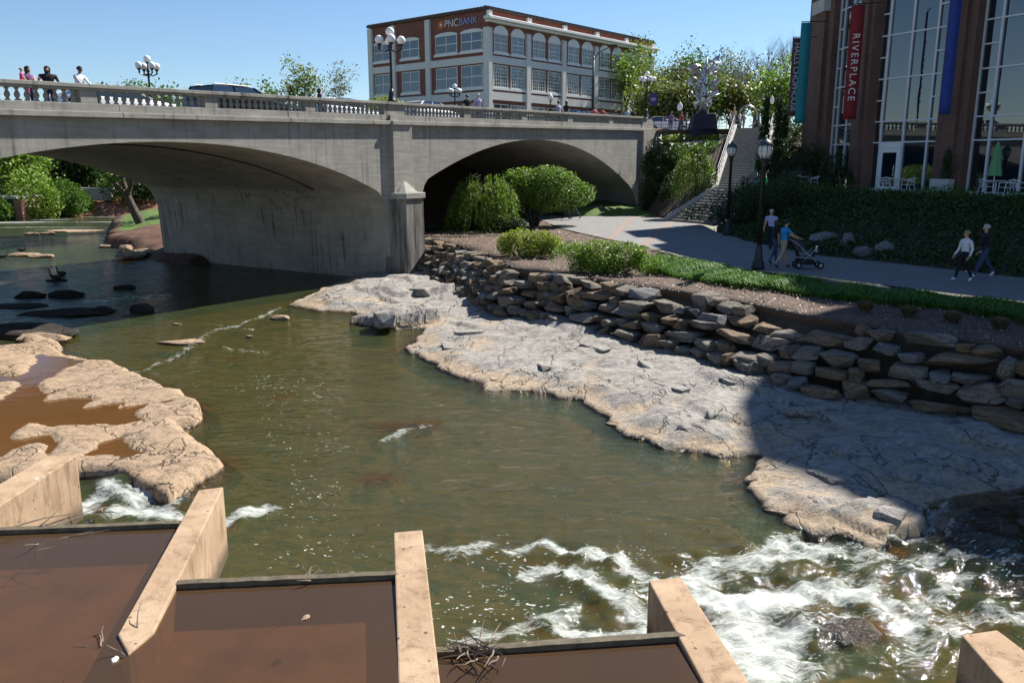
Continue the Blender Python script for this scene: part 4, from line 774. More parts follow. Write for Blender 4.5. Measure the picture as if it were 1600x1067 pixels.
def bay(x0, x1, fr_cols, side, door=None, frame=None):
    """x0..x1 in local m on the facade; fr_cols = mullion fractions; side = columns with double rows"""
    g = MB(); g.box(x0, x1, .30, .34, GB, 21.0); 
    bayo = g.build('glazed_bay', M['iron'], rp)
    X = [x0 + (x1 - x0) * c for c in fr_cols]; mm = MB()
    for x in X: mm.box(x - .055, x + .055, .10, .29, GB, 21.0)
    for i in range(len(X) - 1):
        rows = ZR if side[i] else [GB, 6.87, 8.05] + ZR[4::2] + ([21.0] if ZR[-1] != ZR[4::2][-1] else [])
        for j in range(len(rows) - 1):
            if door == i and j == 0: continue
            pb = MB(); pb.box(X[i] + .045, X[i + 1] - .045, .20, .235, rows[j] + .04, rows[j + 1] - .04); pb.build('pane', M['glassR'], bayo)
        for z in rows: mm.box(X[i] + .046, X[i + 1] - .046, .115, .285, z - .04, z + .04)
    mm.build('mullion', M['alum'], bayo)
    if door is not None:
        a, b = X[door] + .1, X[door + 1] - .05; d_ = MB(); d_.box(a, a + .2, .05, .2, GB, 6.55); d_.box(b - .2, b, .05, .2, GB, 6.55); d_.box(a + .201, b - .201, .05, .2, 6.3, 6.55); d_.box(a + .201, b - .201, .05, .2, GB, GB + .25); d_.box(a, b, .06, .22, 6.56, 6.83)
        do = d_.build('door', M['white'], bayo); MB().box(a + .2, b - .2, .10, .13, GB + .25, 6.3).build('door_glass', M['glassR'], do); MB().tube([(b - .27, .0, 5.0), (b - .27, -.03, 5.3), (b - .27, 0, 5.6)], .02, 6).build('handle', M['steel'], do)
    MB().box(x0, x1, -.05, .3, GB - .3, GB + .12).build('sill', M['lime'], bayo)
bay(-1.9, 2.72, (0, .13, .46, .80, 1), (1, 0, 0, 1), door=1)
bay(4.45, 9.4, (0, .19, .56, .9, 1), (1, 0, 0, 1))
def pier(x0, x1, label=None, y0=-.45, zt=21.4):
    MB().box(x0, x1, y0, .46, GB - 1.5, zt).build('brick_pier', M['brickR'], rp, bevel=.01); w = (x1 - x0) * .28; MB().box(x0 + w, x1 - w, y0 - .18, y0 - .003, GB - 1.5, zt - .3).build('brick_pier', M['brickR'], rp)
pier(2.74, 4.43); pier(9.42, 10.8)
m = MB(); m.box(2.7 + .5, 4.4 - .1, -1.15, -.64, GB - .3, GB + .75); m.build('stone_block', M['lime'], rp, bevel=.03); MB().sbox(-2, 10.8, -.3, .445, 21.42, 21.42, 22.2, 26.3).build('upper_wall', M['brickR'], rp)
# wing: pier, glazed bay, end pier (all built in wing coordinates)
def wbox(mb_, s0, s1, n0, n1, z0, z1): return mb_.prism([wing(s0, n0), wing(s1, n0), wing(s1, n1), wing(s0, n1)][::-1] if n1 > n0 else [wing(s0, n0), wing(s1, n0), wing(s1, n1), wing(s0, n1)], z0, z1)
wbox(MB(), -.15, 1.75, -.44, .35, GB - 1.5, 21.4).build('brick_pier', M['brickR'], rp); wbox(MB(), .3, 1.3, .353, .55, GB - 1.5, 21.2).build('brick_pier', M['brickR'], rp)
wbox(MB(), 5.6, 9.6, -.44, .35, GB - 1.5, 21.4).build('brick_pier', M['brickR'], rp); wbox(MB(), 6.4, 8.0, .353, .6, GB - 1.5, 15.2).build('brick_pier', M['brickR'], rp); wbox(MB(), 6.2, 8.2, .1, .8, 15.21, 16.0).build('pier_cap', M['lime'], rp)
gb = wbox(MB(), 1.76, 5.58, -.30, -.26, GB, 21).build('glazed_bay', M['iron'], rp); mm = MB(); S_ = [1.76, 3.5, 4.9, 5.58]
for s_ in S_: wbox(mm, s_ - .04, s_ + .04, -.25, -.05, GB, 21)
for i in range(3):
    rows = ZR if i == 2 else [GB, 6.87, 8.05] + ZR[4::2]
    for j in range(len(rows) - 1): wbox(MB(), S_[i] + .04, S_[i + 1] - .04, -.18, -.15, rows[j] + .04, rows[j + 1] - .04).build('pane', M['glassR'], gb)
    for z in rows: wbox(mm, S_[i] + .041, S_[i + 1] - .041, -.24, -.07, z - .04, z + .04)
mm.build('mullion', M['alum'], gb)
# banners on the building
def facade_banner(name, xpx, z0y, z1y, w, mat, label, txt=None, tcol=None, m_off=None, rz=None, tsize=.55, spc=1.0, off=1.35, cat='banner', flip=False, rot=0.0):
    # stands out from the facade on brackets; find the facade point under the pixel
    r = ray(xpx, (z0y + z1y) / 2); b = FO + FN * off; k = (b.x * FN.x + b.y * FN.y) / (r[0] * FN.x + r[1] * FN.y); X, Y = r[0] * k, r[1] * k
    if m_off: X, Y = m_off
    zt, zb2 = py(xpx, z0y, Y).z, py(xpx, z1y, Y).z
    t = thing(name, label, cat, (X, Y, 0), rot); n_ = 14; vv = []; ff = []
    for i in range(n_ + 1):
        z = zt + (zb2 - zt) * i / n_; d = .035 * math.sin(i * 1.3) * (i / n_)
        vv += [(-w / 2, d - .012, z), (w / 2, d * .4 - .012, z), (w / 2, d * .4 + .012, z), (-w / 2, d + .012, z)]
    for i in range(n_):
        for e in range(4): ff.append((i * 4 + e, (i + 1) * 4 + e, (i + 1) * 4 + (e + 1) % 4, i * 4 + (e + 1) % 4))
    ff += [(0, 1, 2, 3), (n_ * 4 + 3, n_ * 4 + 2, n_ * 4 + 1, n_ * 4)]
    MB().add(vv, ff).build('cloth', mat, t, True); MB().tube([(-w / 2, 0, zt + .05), (w / 2 + .9, .0, zt + .05)], .03, 6).build('bracket', M['iron'], t)
    if txt:
        zc = zt + (zb2 - zt) * (.54 if cat == 'banner' else .5); L_ = abs(zt - zb2)
        text(txt, tsize, M['pale'], t, (0, -.07, zc), (math.pi / 2, math.pi / 2, 0), .004, spacing=spc)
    return t
facade_banner('facade_banner', 1338, 8, 187, .70, M['red'], 'long red vertical banner with white capital letters on the glass building', 'RIVERPLACE', tsize=.52, spc=1.32, rot=-.35, m_off=(py(1334, 100, 48).x, 48))
facade_banner('facade_banner', 1488, -20, 179, .52, M['blue'], 'long plain blue vertical banner on the brick pier of the glass building', rot=-.35, m_off=(py(1484, 100, 43.5).x, 43.5))
facade_banner('facade_banner', 1257, 36, 193, .62, M['teal'], 'long plain teal vertical banner at the left corner of the glass building', rot=-.2, m_off=(py(1256, 100, 52.5).x, 52.5))
facade_banner('blade_sign', 1244, 60, 182, .58, M['plum'], 'dark plum vertical sign with pale serif letters left of the teal banner', 'HALLS CHOPHOUSE', tsize=.46, spc=1.0, cat='sign', rot=-.1, m_off=(py(1243.5, 100, 55).x, 55))
# ================================================================== VEGETATION
def leaf_geo(C, size, up=.25, asp=.5, seed=0, droop=None):
    rg = np.random.default_rng(seed); N = len(C); size = np.broadcast_to(size, (N,)) * rg.uniform(.7, 1.3, N)
    nrm = rg.normal(size=(N, 3)); nrm[:, 2] = np.abs(nrm[:, 2]) + up; nrm /= np.linalg.norm(nrm, axis=1)[:, None]
    t = rg.normal(size=(N, 3)) if droop is None else np.tile(np.array([0, 0, -1.0]), (N, 1)) + rg.normal(size=(N, 3)) * droop
    t -= nrm * (t * nrm).sum(1)[:, None]; t /= np.linalg.norm(t, axis=1)[:, None] + 1e-9; b = np.cross(nrm, t)
    L = t * size[:, None]; W = b * (size * asp)[:, None]
    V = np.stack([C - L * .5, C + W * .5, C + L * .5, C - W * .5], 1).reshape(-1, 3); return V, np.arange(4 * N).reshape(N, 4)
def blob_points(blobs, n, shell=.45, seed=0, flat_bottom=None):
    """points in the outer layer of a union of ellipsoids with noisy surface"""
    rg = np.random.default_rng(seed); w = np.array([b[3] * b[4] + b[4] * b[5] + b[3] * b[5] for b in blobs]); idx = rg.choice(len(blobs), int(n * 1.5), p=w / w.sum()); B = np.array(blobs)[idx]
    d = rg.normal(size=(len(idx), 3)); d /= np.linalg.norm(d, axis=1)[:, None]; r = 1 - shell * rg.random(len(idx)) ** 1.6
    k = .80 + .42 * fbm(d[:, 0] * 2.6 + B[:, 0] * 3.7, d[:, 1] * 2.6 + B[:, 1] * 3.7, d[:, 2] * 2.6 + 5, 3, seed)
    P = B[:, :3] + d * B[:, 3:6] * (r * k)[:, None]
    g = fbm(P[:, 0] * 1.1, P[:, 1] * 1.1, P[:, 2] * 1.1, 2, seed + 3); P = P[g > .34][:n]
    if flat_bottom is not None: P = P[P[:, 2] > flat_bottom]
    return P
def branch_mesh(name, seed, h, mat, parent, spread=.55, levels=4, r0=.14, tips=None, lean=(0, 0), trunk=.35, nb=(3, 4), sides=5, up=.35):
    rr = random.Random(seed); mb = MB(); tips = tips if tips is not None else []
    def grow(p, d, L, r, lv):
        pts = [p]; rad = [r]; q = p.copy(); dd = d.copy(); n_ = 3 if lv else 4
        for i in range(n_):
            dd = (dd + Vector((rr.gauss(0, .10), rr.gauss(0, .10), rr.gauss(0, .06) + .05 * (lv > 0)))).normalized(); q = q + dd * (L / n_); pts.append(q.copy()); rad.append(r * (1 - .55 * (i + 1) / n_))
        mb.tube(pts, rad, sides if lv < 2 else 4 if lv < 3 else 3, cap=False)
        if lv >= levels: tips.append(q); tips.append(pts[-2]); return
        for k in range(rr.randint(*nb)):
            j = rr.choice((1, 2, 3)) if k else n_; j = min(j, n_); a = rr.uniform(0, 2 * math.pi); s_ = spread * rr.uniform(.6, 1.3)
            nd = (dd + Vector((math.cos(a) * s_, math.sin(a) * s_, up * rr.uniform(0, 1)))).normalized(); grow(pts[j], nd, L * rr.uniform(.58, .82), rad[j] * .72, lv + 1)
    grow(Vector((0, 0, 0)), Vector((lean[0], lean[1], 1)).normalized(), h * trunk, r0, 0)
    zm = max(p[2] for p in mb.v); k = h / zm; kx = k ** .6; mb.v = [(p[0] * kx, p[1] * kx, p[2] * k) for p in mb.v]; tips[:] = [Vector((p[0] * kx, p[1] * kx, p[2] * k)) for p in tips]
    return mb.build(name, mat, parent, smooth=True)
def tree(loc, h, seed, label, lf='lf_mid', n=3500, ls=.28, group=None, bark='bark', cat='tree', spread=.55, lean=(0, 0), trunk=.35, levels=4, clump=.9, r0=None, name='tree', up=.35, nb=(3, 4), rz=0):
    t = thing(name, label, cat, loc, rz, group); tips = []
    branch_mesh('trunk', seed, h, M[bark], t, spread, levels, r0 or h * .022, tips, lean, trunk, nb, up=up)
    if n:
        rg = np.random.default_rng(seed); T = np.array([tuple(p) for p in tips]); C = T[rg.integers(0, len(T), n)] + rg.normal(size=(n, 3)) * clump * np.array([1, 1, .7]) * .5
        V, Fc = leaf_geo(C, ls, .3, .6, seed); npmesh('crown', V, Fc, M[lf], t)
    return t
def shrub(loc, blobs, n, ls, lf, label, seed=0, cat='shrub', group=None, name='shrub', shell=.5, asp=.5, stems=True, droop=None, fb=.02):
    t = thing(name, label, cat, loc, 0, group); P = blob_points(blobs, n, shell, seed, fb); V, Fc = leaf_geo(P, ls, .35, asp, seed, droop); npmesh('foliage', V, Fc, M[lf], t)
    if stems:
        m = MB(); rr = random.Random(seed)
        for b in blobs[:5]:
            for k in range(4): m.tube([(b[0] * .3 + rr.uniform(-.1, .1), b[1] * .3 + rr.uniform(-.1, .1), -.05), (b[0] * .7, b[1] * .7, b[2] * .45), (b[0] + rr.uniform(-.5, .5) * b[3], b[1] + rr.uniform(-.5, .5) * b[4], b[2] + b[5] * .4)], [.03, .022, .008], 5)
        m.build('stems', M['bark'], t)
    return t
# round clipped tree, weeping shrub and low shrubs on the planting bed
rt = pz(835, 354, 1.9); rt = Vector((rt.x, rt.y, 1.9)); sc = rt.y / 1290.0
def rel(x, y, dy=0.0): q = py(x, y, rt.y + dy); return (q.x - rt.x, q.y - rt.y, q.z - rt.z)
t = thing('round_tree', 'dense round-topped green tree with several crooked stems in front of the right arch', 'tree', tuple(rt))
bl_ = [(*rel(862, 300), 2.0, 1.8, 1.25), (*rel(812, 295, -.4), 1.35, 1.4, 1.1), (*rel(905, 305, .4), 1.0, 1.2, .7), (*rel(850, 281), 1.6, 1.5, .75), (*rel(795, 290), .7, .9, .8), (*rel(880, 315, -.6), 1.3, .9, .6)]
P = blob_points(bl_, 15000, .45, 5); V, Fc = leaf_geo(P, .13, .5, .55, 5); npmesh('crown', V, Fc, M['lf_mid'], t)
P = blob_points([(b[0], b[1], b[2] + .1, b[3] * 1.03, b[4] * 1.03, b[5] * 1.05) for b in bl_], 6500, .18, 6); V, Fc = leaf_geo(P, .13, .7, .55, 6); npmesh('new_growth', V, Fc, M['lf_bright'], t)
m = MB(); rr = random.Random(3)
for k in range(7):
    a = rr.uniform(-1, 1); m.tube([(a * .15, rr.uniform(-.2, .2), -.1), (a * .5, rr.uniform(-.3, .3), .7), (a * .8 + rr.uniform(-.2, .2), rr.uniform(-.5, .5), 1.35), (a * 1.5, rr.uniform(-.7, .7), 2.1)], [.10, .085, .065, .03], 7)
m.build('stems', M['bark'], t, True)
def weeping(loc, w, h, n, label, seed, lf='lf_bright', depth=.8):
    t = thing('weeping_shrub', label, 'shrub', loc); rg = np.random.default_rng(seed); pts = []; ns = 230; stems = MB()
    for i in range(ns):
        a = rg.uniform(0, 2 * math.pi); rr_ = rg.uniform(.25, 1) ** .6; x, y = math.cos(a) * w * rr_, math.sin(a) * w * depth * rr_; top = h * (1 - .42 * rr_ ** 2) * rg.uniform(.86, 1.06); bot = top - h * rg.uniform(.35, .85)
        k = int(n / ns); s_ = rg.random(k); pts.append(np.stack([x * (.8 + .25 * s_) + rg.normal(size=k) * .05, y * (.8 + .25 * s_) + rg.normal(size=k) * .05, np.maximum(.05, top + (bot - top) * s_)], 1))
        if i < 60: stems.tube([(0, 0, h * .5), (x * .5, y * .5, top + .06), (x * .85, y * .85, top - .05), (x, y, max(.1, bot))], [.025, .018, .012, .004], 4, cap=False)
    stems.tube([(0, 0, -.1), (.1, 0, h * .3), (0, 0, h * .6)], [.08, .07, .05], 7); stems.build('stems', M['bark'], t)
    V, Fc = leaf_geo(np.concatenate(pts), .17, .2, .28, seed, .35); npmesh('foliage', V, Fc, M[lf], t); return t
p = pz(748, 362, 1.9); weeping((p.x + .3, p.y + 1.0, 1.85), 2.35, 3.5, 15000, 'weeping bright green shrub left of the round tree', 8)
p = pz(730, 360, 1.9); shrub((p.x, p.y, 1.85), [(0, 0, .5, .9, .6, .55), (.8, .2, .4, .7, .6, .5), (-.6, 0, .3, .5, .5, .35)], 3500, .12, 'lf_dark', 'low dark shrub at the foot of the weeping shrub', 11)
p = pz(790, 362, 1.9); shrub((p.x, p.y, 1.85), [(0, 0, .45, .8, .6, .5), (.7, 0, .4, .6, .5, .45)], 2600, .11, 'lf_dark', 'dark leafy shrub beneath the round tree', 12)
p = pz(812, 400, 1.9); shrub((p.x, p.y + .4, 1.85), [(0, 0, .55, .75, .6, .6), (.8, -.2, .55, .7, .6, .6), (1.35, -.1, .4, .6, .6, .55), (.4, -.5, .35, .6, .5, .4), (-.5, .3, .5, .5, .5, .5)], 7500, .105, 'lf_yel', 'sunlit yellow-green bushy shrub nearest the boulder wall', 13)
p = pz(955, 425, 1.9); shrub((p.x, p.y + .4, 1.85), [(-1.35, .1, .5, .8, .6, .6), (-.4, 0, .55, .9, .65, .62), (.55, -.2, .5, .8, .6, .6), (1.25, -.5, .42, .6, .5, .55), (-.2, -.5, .3, .8, .4, .35)], 9500, .10, 'lf_bright', 'long low bright green hedge shrub beside the shaded path', 14)
p = pz(690, 357, 1.9); shrub((p.x, p.y, 1.75), [(0, 0, .12, 1.3, .9, .28), (-1.0, -.4, .1, .8, .7, .22)], 3200, .08, 'lf_olive', 'grey-green creeping groundcover beside the bridge pier', 15, stems=False)
# drooping shrubs on the stair slope and dark masses near the abutment
p = py(1085, 300, 58); weeping((p.x, p.y, 3.2), 1.7, 3.6, 8500, 'drooping yellow-green shrub spilling beside the lower stairs', 18, 'lf_bright')
for i, (x, y, Y, w, h, lf, lab) in enumerate([(1030, 250, 64, 1.3, 1.6, 'lf_dark', 'dark glossy shrub against the bridge abutment'), (1065, 250, 64, 1.5, 1.3, 'lf_mid', 'grey-green shrub below the retaining wall'), (1105, 240, 64.5, 1.4, .95, 'lf_mid', 'low spreading shrub under the retaining wall beside the stairs'), (1025, 300, 63.0, 1.2, 2.1, 'lf_dark', 'tall dark shrub at the foot of the bridge abutment'), (1060, 300, 61, 1.3, 1.7, 'lf_dark', 'dark shrub behind the drooping yellow-green shrub')]):
    p = py(x, y, Y); shrub((p.x, p.y, p.z - h), [(0, 0, h, w, w * .8, h), (w * .6, .2, h * .7, w * .6, .7, h * .6), (-w * .5, -.2, h * .8, w * .6, .7, h * .6)], 4200, .16, lf, lab, 40 + i)
for i, (x0, x1, Y, lab, dx) in enumerate([(1065, 1078, 68.0, 'bright groundcover bed left of the dark pedestal', 0), (1115, 1135, 67.3, 'bright groundcover bed right of the dark pedestal', 0)]):
    p = py((x0 + x1) / 2, 205, Y); w = 1.5; shrub((p.x, p.y, 7.25), [(0, 0, .35, w, .9, .4), (-w * .7, .2, .3, w * .6, .8, .36), (w * .7, -.1, .35, w * .6, .8, .36)], 3600, .13, 'lf_yel', lab, 50 + i, stems=False, name='groundcover', cat='groundcover')
# dark planting right of the stairs
for i, (x, y, z0, w, h, lab) in enumerate([(17.6, 56.2, 4.4, 1.0, 1.3, 'dark shrub at the landing right of the stairs'), (18.9, 58.6, 5.6, 1.1, 1.4, 'dark shrub halfway up right of the stairs'), (20.2, 61.2, 7.0, 1.1, 1.4, 'dark shrub near the top right of the stairs'), (21.6, 63.8, 8.2, 1.2, 1.5, 'dark shrub at the head of the stairs under the plum sign'), (19.6, 55.6, 5.2, 1.2, 1.4, 'dark shrub between the cypresses and the brick corner'), (15.3, 51.6, 3.0, 1.0, 1.1, 'dark shrub beside the right end of the curved steps')]):
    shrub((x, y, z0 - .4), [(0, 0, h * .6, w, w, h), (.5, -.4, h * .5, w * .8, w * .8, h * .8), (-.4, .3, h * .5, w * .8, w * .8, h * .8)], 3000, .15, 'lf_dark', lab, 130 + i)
# columnar cypresses
for i, (x, yt, yb, Y) in enumerate([(1187, 152, 330, 56), (1207, 150, 330, 57.5), (1218, 170, 330, 60)]):
    p = py(x, yb, Y); z0 = {0: 5.2, 1: 5.6, 2: 6.4}[i]; h = py(x, yt, Y).z - z0; lab = ['tall dark columnar cypress right of the upper stairs', 'second dark columnar cypress, just right of the first', 'dark columnar cypress nearest the plum sign'][i]
    t = thing('columnar_cypress', lab, 'cypress tree', (p.x, p.y, z0), 0, 'columnar cypresses beside the stairs'); P = blob_points([(0, 0, h * (k + .5) / 6, .5 * (1 - .1 * k), .5 * (1 - .1 * k), h / 8) for k in range(6)], 4500, .6, 60 + i, -.2); V, Fc = leaf_geo(P, .14, .1, .4, 60 + i, .5); npmesh('foliage', V, Fc, M['lf_dark'], t); MB().lathe([(.09, -.6), (.05, h * .8)], 6).build('trunk', M['bark'], t)
# shaded hedge bank below the terrace: three long informal hedges
for row, (off, zz, w, h, lab) in enumerate(((3.6, 3.75, 1.25, .75, 'long dark hedge along the edge of the cafe terrace'), (5.7, 3.15, 1.4, .85, 'long dark hedge in the middle of the shaded bank'), (7.7, 2.6, 1.35, .8, 'long dark hedge low on the shaded bank above the path boulders'))):
    q0 = fac(0, off, zz - .25); hedge_b = []
    for k in range(15):
        q = fac(-7.4 + k * 1.5 + row * .4, off + .35 * math.sin(k * 2.1 + row), 0); rr_ = random.Random(k * 7 + row); hedge_b.append((q.x - q0.x, q.y - q0.y, h * .4, w * rr_.uniform(.8, 1.1), w * rr_.uniform(.8, 1.1), h * rr_.uniform(.8, 1.25)))
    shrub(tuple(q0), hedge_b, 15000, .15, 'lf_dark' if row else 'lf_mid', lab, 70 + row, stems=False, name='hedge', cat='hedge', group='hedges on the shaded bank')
for i, (x, y, Y, w, h, lab) in enumerate([(1165, 320, 47, 1.1, 1.5, 'dark shrub between the two path lamps'), (1215, 300, 46, 1.4, 1.2, 'dark shrub under the green balloon'), (1300, 268, 50.5, .8, 1.5, 'dark conical shrub before the left glazed bay'), (1250, 290, 51, 1.0, .9, 'dark shrub at the left corner of the cafe terrace')]):
    p = py(x, y, Y); shrub((p.x, p.y, p.z - h), [(0, 0, h, w, w, h), (.4, -.3, h * .6, w, w, h * .6)], 3000, .15, 'lf_dark', lab, 110 + i)
# sunlit liriope strip along the path (nobody could count the blades)
def blades(name, line, wid, n, h, lf, seed, zoff, label, cat, kind='stuff'):
    rg = np.random.default_rng(seed); Lr = resample(line, 300); i = rg.integers(0, 299, n); f_ = rg.random(n)[:, None]; C = Lr[i] * (1 - f_) + Lr[i + 1] * f_; tg = Lr[i + 1] - Lr[i]; tg[:, 2] = 0; tg /= np.linalg.norm(tg, axis=1)[:, None] + 1e-9; nm = np.stack([-tg[:, 1], tg[:, 0], 0 * i], 1)
    wv = np.interp(i / 299, np.linspace(0, 1, len(wid)), wid); o_ = (rg.random(n) - .5) * wv; cl = fbm(C[:, 0] * 1.6, C[:, 1] * 1.6, 0, 2, seed); C = C + nm * o_[:, None]; C[:, 2] += zoff
    hh = h * rg.uniform(.6, 1.2, n) * (1 - .75 * np.abs(o_ / wv) ** 2 * 2) * (.6 + .8 * cl); a = rg.uniform(0, 2 * np.pi, n); D = np.stack([np.cos(a), np.sin(a), 0 * a], 1); W = np.stack([-np.sin(a), np.cos(a), 0 * a], 1) * .012; b = hh[:, None]
    V = np.stack([C - W, C + W, C + D * b * .45 + np.array([0, 0, 1]) * b * .9 + W * .8, C + D * b * .45 + np.array([0, 0, 1]) * b * .9 - W * .8, C + D * b * 1.05 + np.array([0, 0, 1]) * b * .62], 1).reshape(-1, 3)
    k = np.arange(n) * 5; q = np.stack([k, k + 1, k + 2, k + 3], 1); tr = np.stack([k + 3, k + 2, k + 4, k + 4], 1)
    me = bpy.data.meshes.new(name); Fq = np.concatenate([q]); V2 = V
    o = npmesh(name, V2, np.concatenate([np.stack([k, k + 1, k + 2], 1), np.stack([k, k + 2, k + 3], 1), np.stack([k + 3, k + 2, k + 4], 1)]), M[lf]); return tag(o, label, cat, None, kind)
strip_line = [p - Vector((0, 0, 0)) for p in PX([(1700, 520), (1600, 494), (1482, 478), (1355, 466), (1290, 459), (1230, 448), (1173, 441), (1100, 428), (1050, 417), (1020, 410)], 1.9)]
blades('border_grass', strip_line, [1.1, 1.1, 1.1, 1.3, 2.0, 2.6, 2.8, 2.2], 46000, .34, 'lf_grass', 21, -.05, 'band of arching green border grass between the path and the boulder wall', 'grass')
for i, (x, y) in enumerate([(1352, 486), (1420, 494), (1488, 503), (1562, 513)]):
    p = pz(x, y, 1.86); rg = np.random.default_rng(i + 30); n = 900; a = rg.uniform(0, 2 * np.pi, n); b = rg.uniform(.25, 1, n); C = np.tile([[0, 0, 0]], (n, 1)) + np.stack([np.cos(a), np.sin(a), 0 * a], 1) * .06; D = np.stack([np.cos(a) * b, np.sin(a) * b, 0 * a], 1); W = np.stack([-np.sin(a), np.cos(a), 0 * a], 1) * .007; h = (.36 * (1.05 - .35 * b))[:, None]; up_ = np.array([0, 0, 1.0])
    V = np.stack([C - W, C + W, C + D * .26 + up_ * h], 1).reshape(-1, 3); o = npmesh('grass_tuft', V, np.arange(3 * n).reshape(n, 3), M['lf_straw']); o.location = (p.x, p.y, 1.82)
    tag(o, ['clipped brown grass tuft at the left end of the mulch row', 'second clipped brown grass tuft in the mulch row', 'third clipped brown grass tuft in the mulch row', 'clipped brown grass tuft at the right end of the mulch row'][i], 'grass tuft', 'clipped grass tufts in the mulch')
# trees behind the bridge
def vt(x, ytop, Y, zb, seed, label, **k):
    p = py(x, ytop, Y); return tree((p.x, Y, zb), (p.z - zb) * .98, seed, label, **k)
vt(459, 88, 92, 7.5, 201, 'airy tree with pale new leaves above the bridge parapet', lf='lf_spring', n=2600, ls=.30, clump=.8, spread=.5, bark='barkg', trunk=.36)
vt(528, 100, 96, 7.5, 202, 'nearly bare greyish tree right of the airy one above the parapet', lf='lf_olive', n=900, ls=.24, clump=.8, spread=.55, bark='barkg', trunk=.34)
p = py(598, 160, 66); shrub((p.x, 66, 8.0), [(0, 0, 1.6, 1.8, 1.2, 1.15), (-1.2, 0, 1.2, 1.2, 1, .9), (1.4, .3, 1.5, 1.2, 1, .9)], 3200, .22, 'lf_yel', 'yellow-green bush showing over the parapet left of the tall lamp', 203)
for i, (x, y, Y) in enumerate([(207, 130, 62), (235, 128, 63), (375, 123, 64), (412, 130, 66), (290, 141, 64)]):
    vt(x, y, Y + 10, 4.5, 210 + i, ['sparse sapling top just right of the man in white', 'sparse sapling top left of the far globe lamp', 'bushy tree top behind the dark car roof', 'small tree top at the tail of the dark car', 'low tree top right of the far globe lamp'][i], lf='lf_mid', n=1000, ls=.26, clump=.8, spread=.5, levels=3)
RT = [(985, 52, 128, 'lf_bright', 3800, 'green tree standing behind the right corner of the bank building'), (1018, 75, 118, 'lf_spring', 2000, 'green tree right of the bank building with leaning limbs'), (1042, 100, 100, 'lf_olive', 1500, 'olive tree behind the plaza lamp'), (1070, 95, 120, 'lf_olive', 1800, 'thin olive tree left of the sculpture'),
      (1108, 72, 105, 'lf_mid', 2600, 'bright green tree directly behind the sculpture'), (1125, 100, 98, 'lf_mid', 2600, 'green tree right behind the sculpture'), (1160, 75, 112, 'lf_olive', 1200, 'brownish budding tree right of the sculpture'), (1150, 118, 88, 'lf_olive', 2200, 'low budding tree behind the people at the plaza rail'),
      (1192, 32, 92, None, 0, 'tall bare tree rising highest behind the plaza'), (1222, 40, 100, None, 0, 'bare tree next to the plum sign'), (1232, 88, 84, 'lf_bright', 1700, 'yellow-green leafy tree beside the plum sign'), (1020, 130, 86, 'lf_spring', 2200, 'low spring-green tree behind the end of the bridge'), (1058, 130, 84, 'lf_olive', 1800, 'low bright tree behind the plaza railing'), (1200, 110, 96, 'lf_olive', 900, 'budding tree between the bare tree and the plum sign'), (1090, 128, 86, 'lf_mid', 2200, 'low green tree hidden behind the sculpture base')]
for i, (x, y, Y, lf, n, lab) in enumerate(RT):
    vt(x, y, Y, 8.2, 230 + i, lab, lf=lf or 'lf_mid', n=int(n * 1.5), ls=.34, clump=1.7, spread=.75 if lf else .42, levels=4 if lf else 5, r0=None if lf else .5, bark='bark' if lf else 'barkg', group='trees behind the plaza', trunk=.17 if lf else .26, nb=(3, 5) if lf else (4, 5), up=.2)
# trees seen under the left arch
UT = [(8, 235, 92, 'lf_bright', 3600, 1.0, 'bright yellow-green tree at the far left under the arch'), (45, 222, 108, 'lf_mid', 3600, 1.0, 'mid green tree behind the ruined brick wall'), (85, 215, 112, 'lf_mid', 4000, .8, 'broad green tree at the centre of the arch opening'), (120, 220, 104, 'lf_dark', 4000, .8, 'dark tree above the red clay slope'), (160, 230, 106, 'lf_dark', 3800, 1.0, 'dark tree above the pale concrete wall'), (15, 215, 125, 'lf_mid', 3600, 1.0, 'tall hazy green tree farthest back at left'), (-40, 215, 105, 'lf_mid', 3600, 1.0, 'green tree cut off by the left edge under the arch'), (200, 235, 116, 'lf_dark', 3600, 1.0, 'dark tree nearest the pier at the back'), (60, 225, 135, 'lf_dark', 3600, 1, 'dark tree far back in the middle of the arch opening'), (140, 225, 135, 'lf_dark', 3600, 1, 'dark tree far back near the pale wall'), (230, 235, 128, 'lf_dark', 3600, 1, 'dark tree far back touching the pier edge')]
for i, (x, y, Y, lf, n, zb, lab) in enumerate(UT):
    vt(x, y - 6, Y, 1.2, 260 + i, lab, lf=lf, n=int(n * 1.5), ls=.42, clump=2.2, spread=.95, levels=4, group='trees upstream of the bridge', trunk=.12, up=.1)
for i, (x, Y, w, h) in enumerate(((5, 101, 4, 3.2), (40, 103, 4, 3.0), (75, 104, 4, 2.6), (108, 103, 3.4, 2.4), (140, 104, 3.4, 2.2), (172, 102, 3.2, 2.2), (205, 98, 3, 2.2), (232, 96, 3, 2.4))):
    p = py(x, 300, Y); shrub((p.x, Y, 1.4), [(0, 0, h * .8, w, 2, h), (w * .6, .5, h * .6, w * .7, 2, h * .8), (-w * .6, 0, h * .7, w * .7, 2, h * .8)], 3000, .36, 'lf_dark' if i % 2 else 'lf_mid', ['thicket behind the ruined wall at the far left', 'thicket just right of the ruined wall', 'thicket above the left end of the clay slope', 'dark thicket above the middle of the clay slope', 'thicket left of the pale concrete wall', 'dark thicket behind the pale concrete wall', 'thicket behind the leaning tree', 'dark thicket at the edge of the pier'][i], 310 + i, group='thickets upstream of the bridge', stems=False, name='thicket')
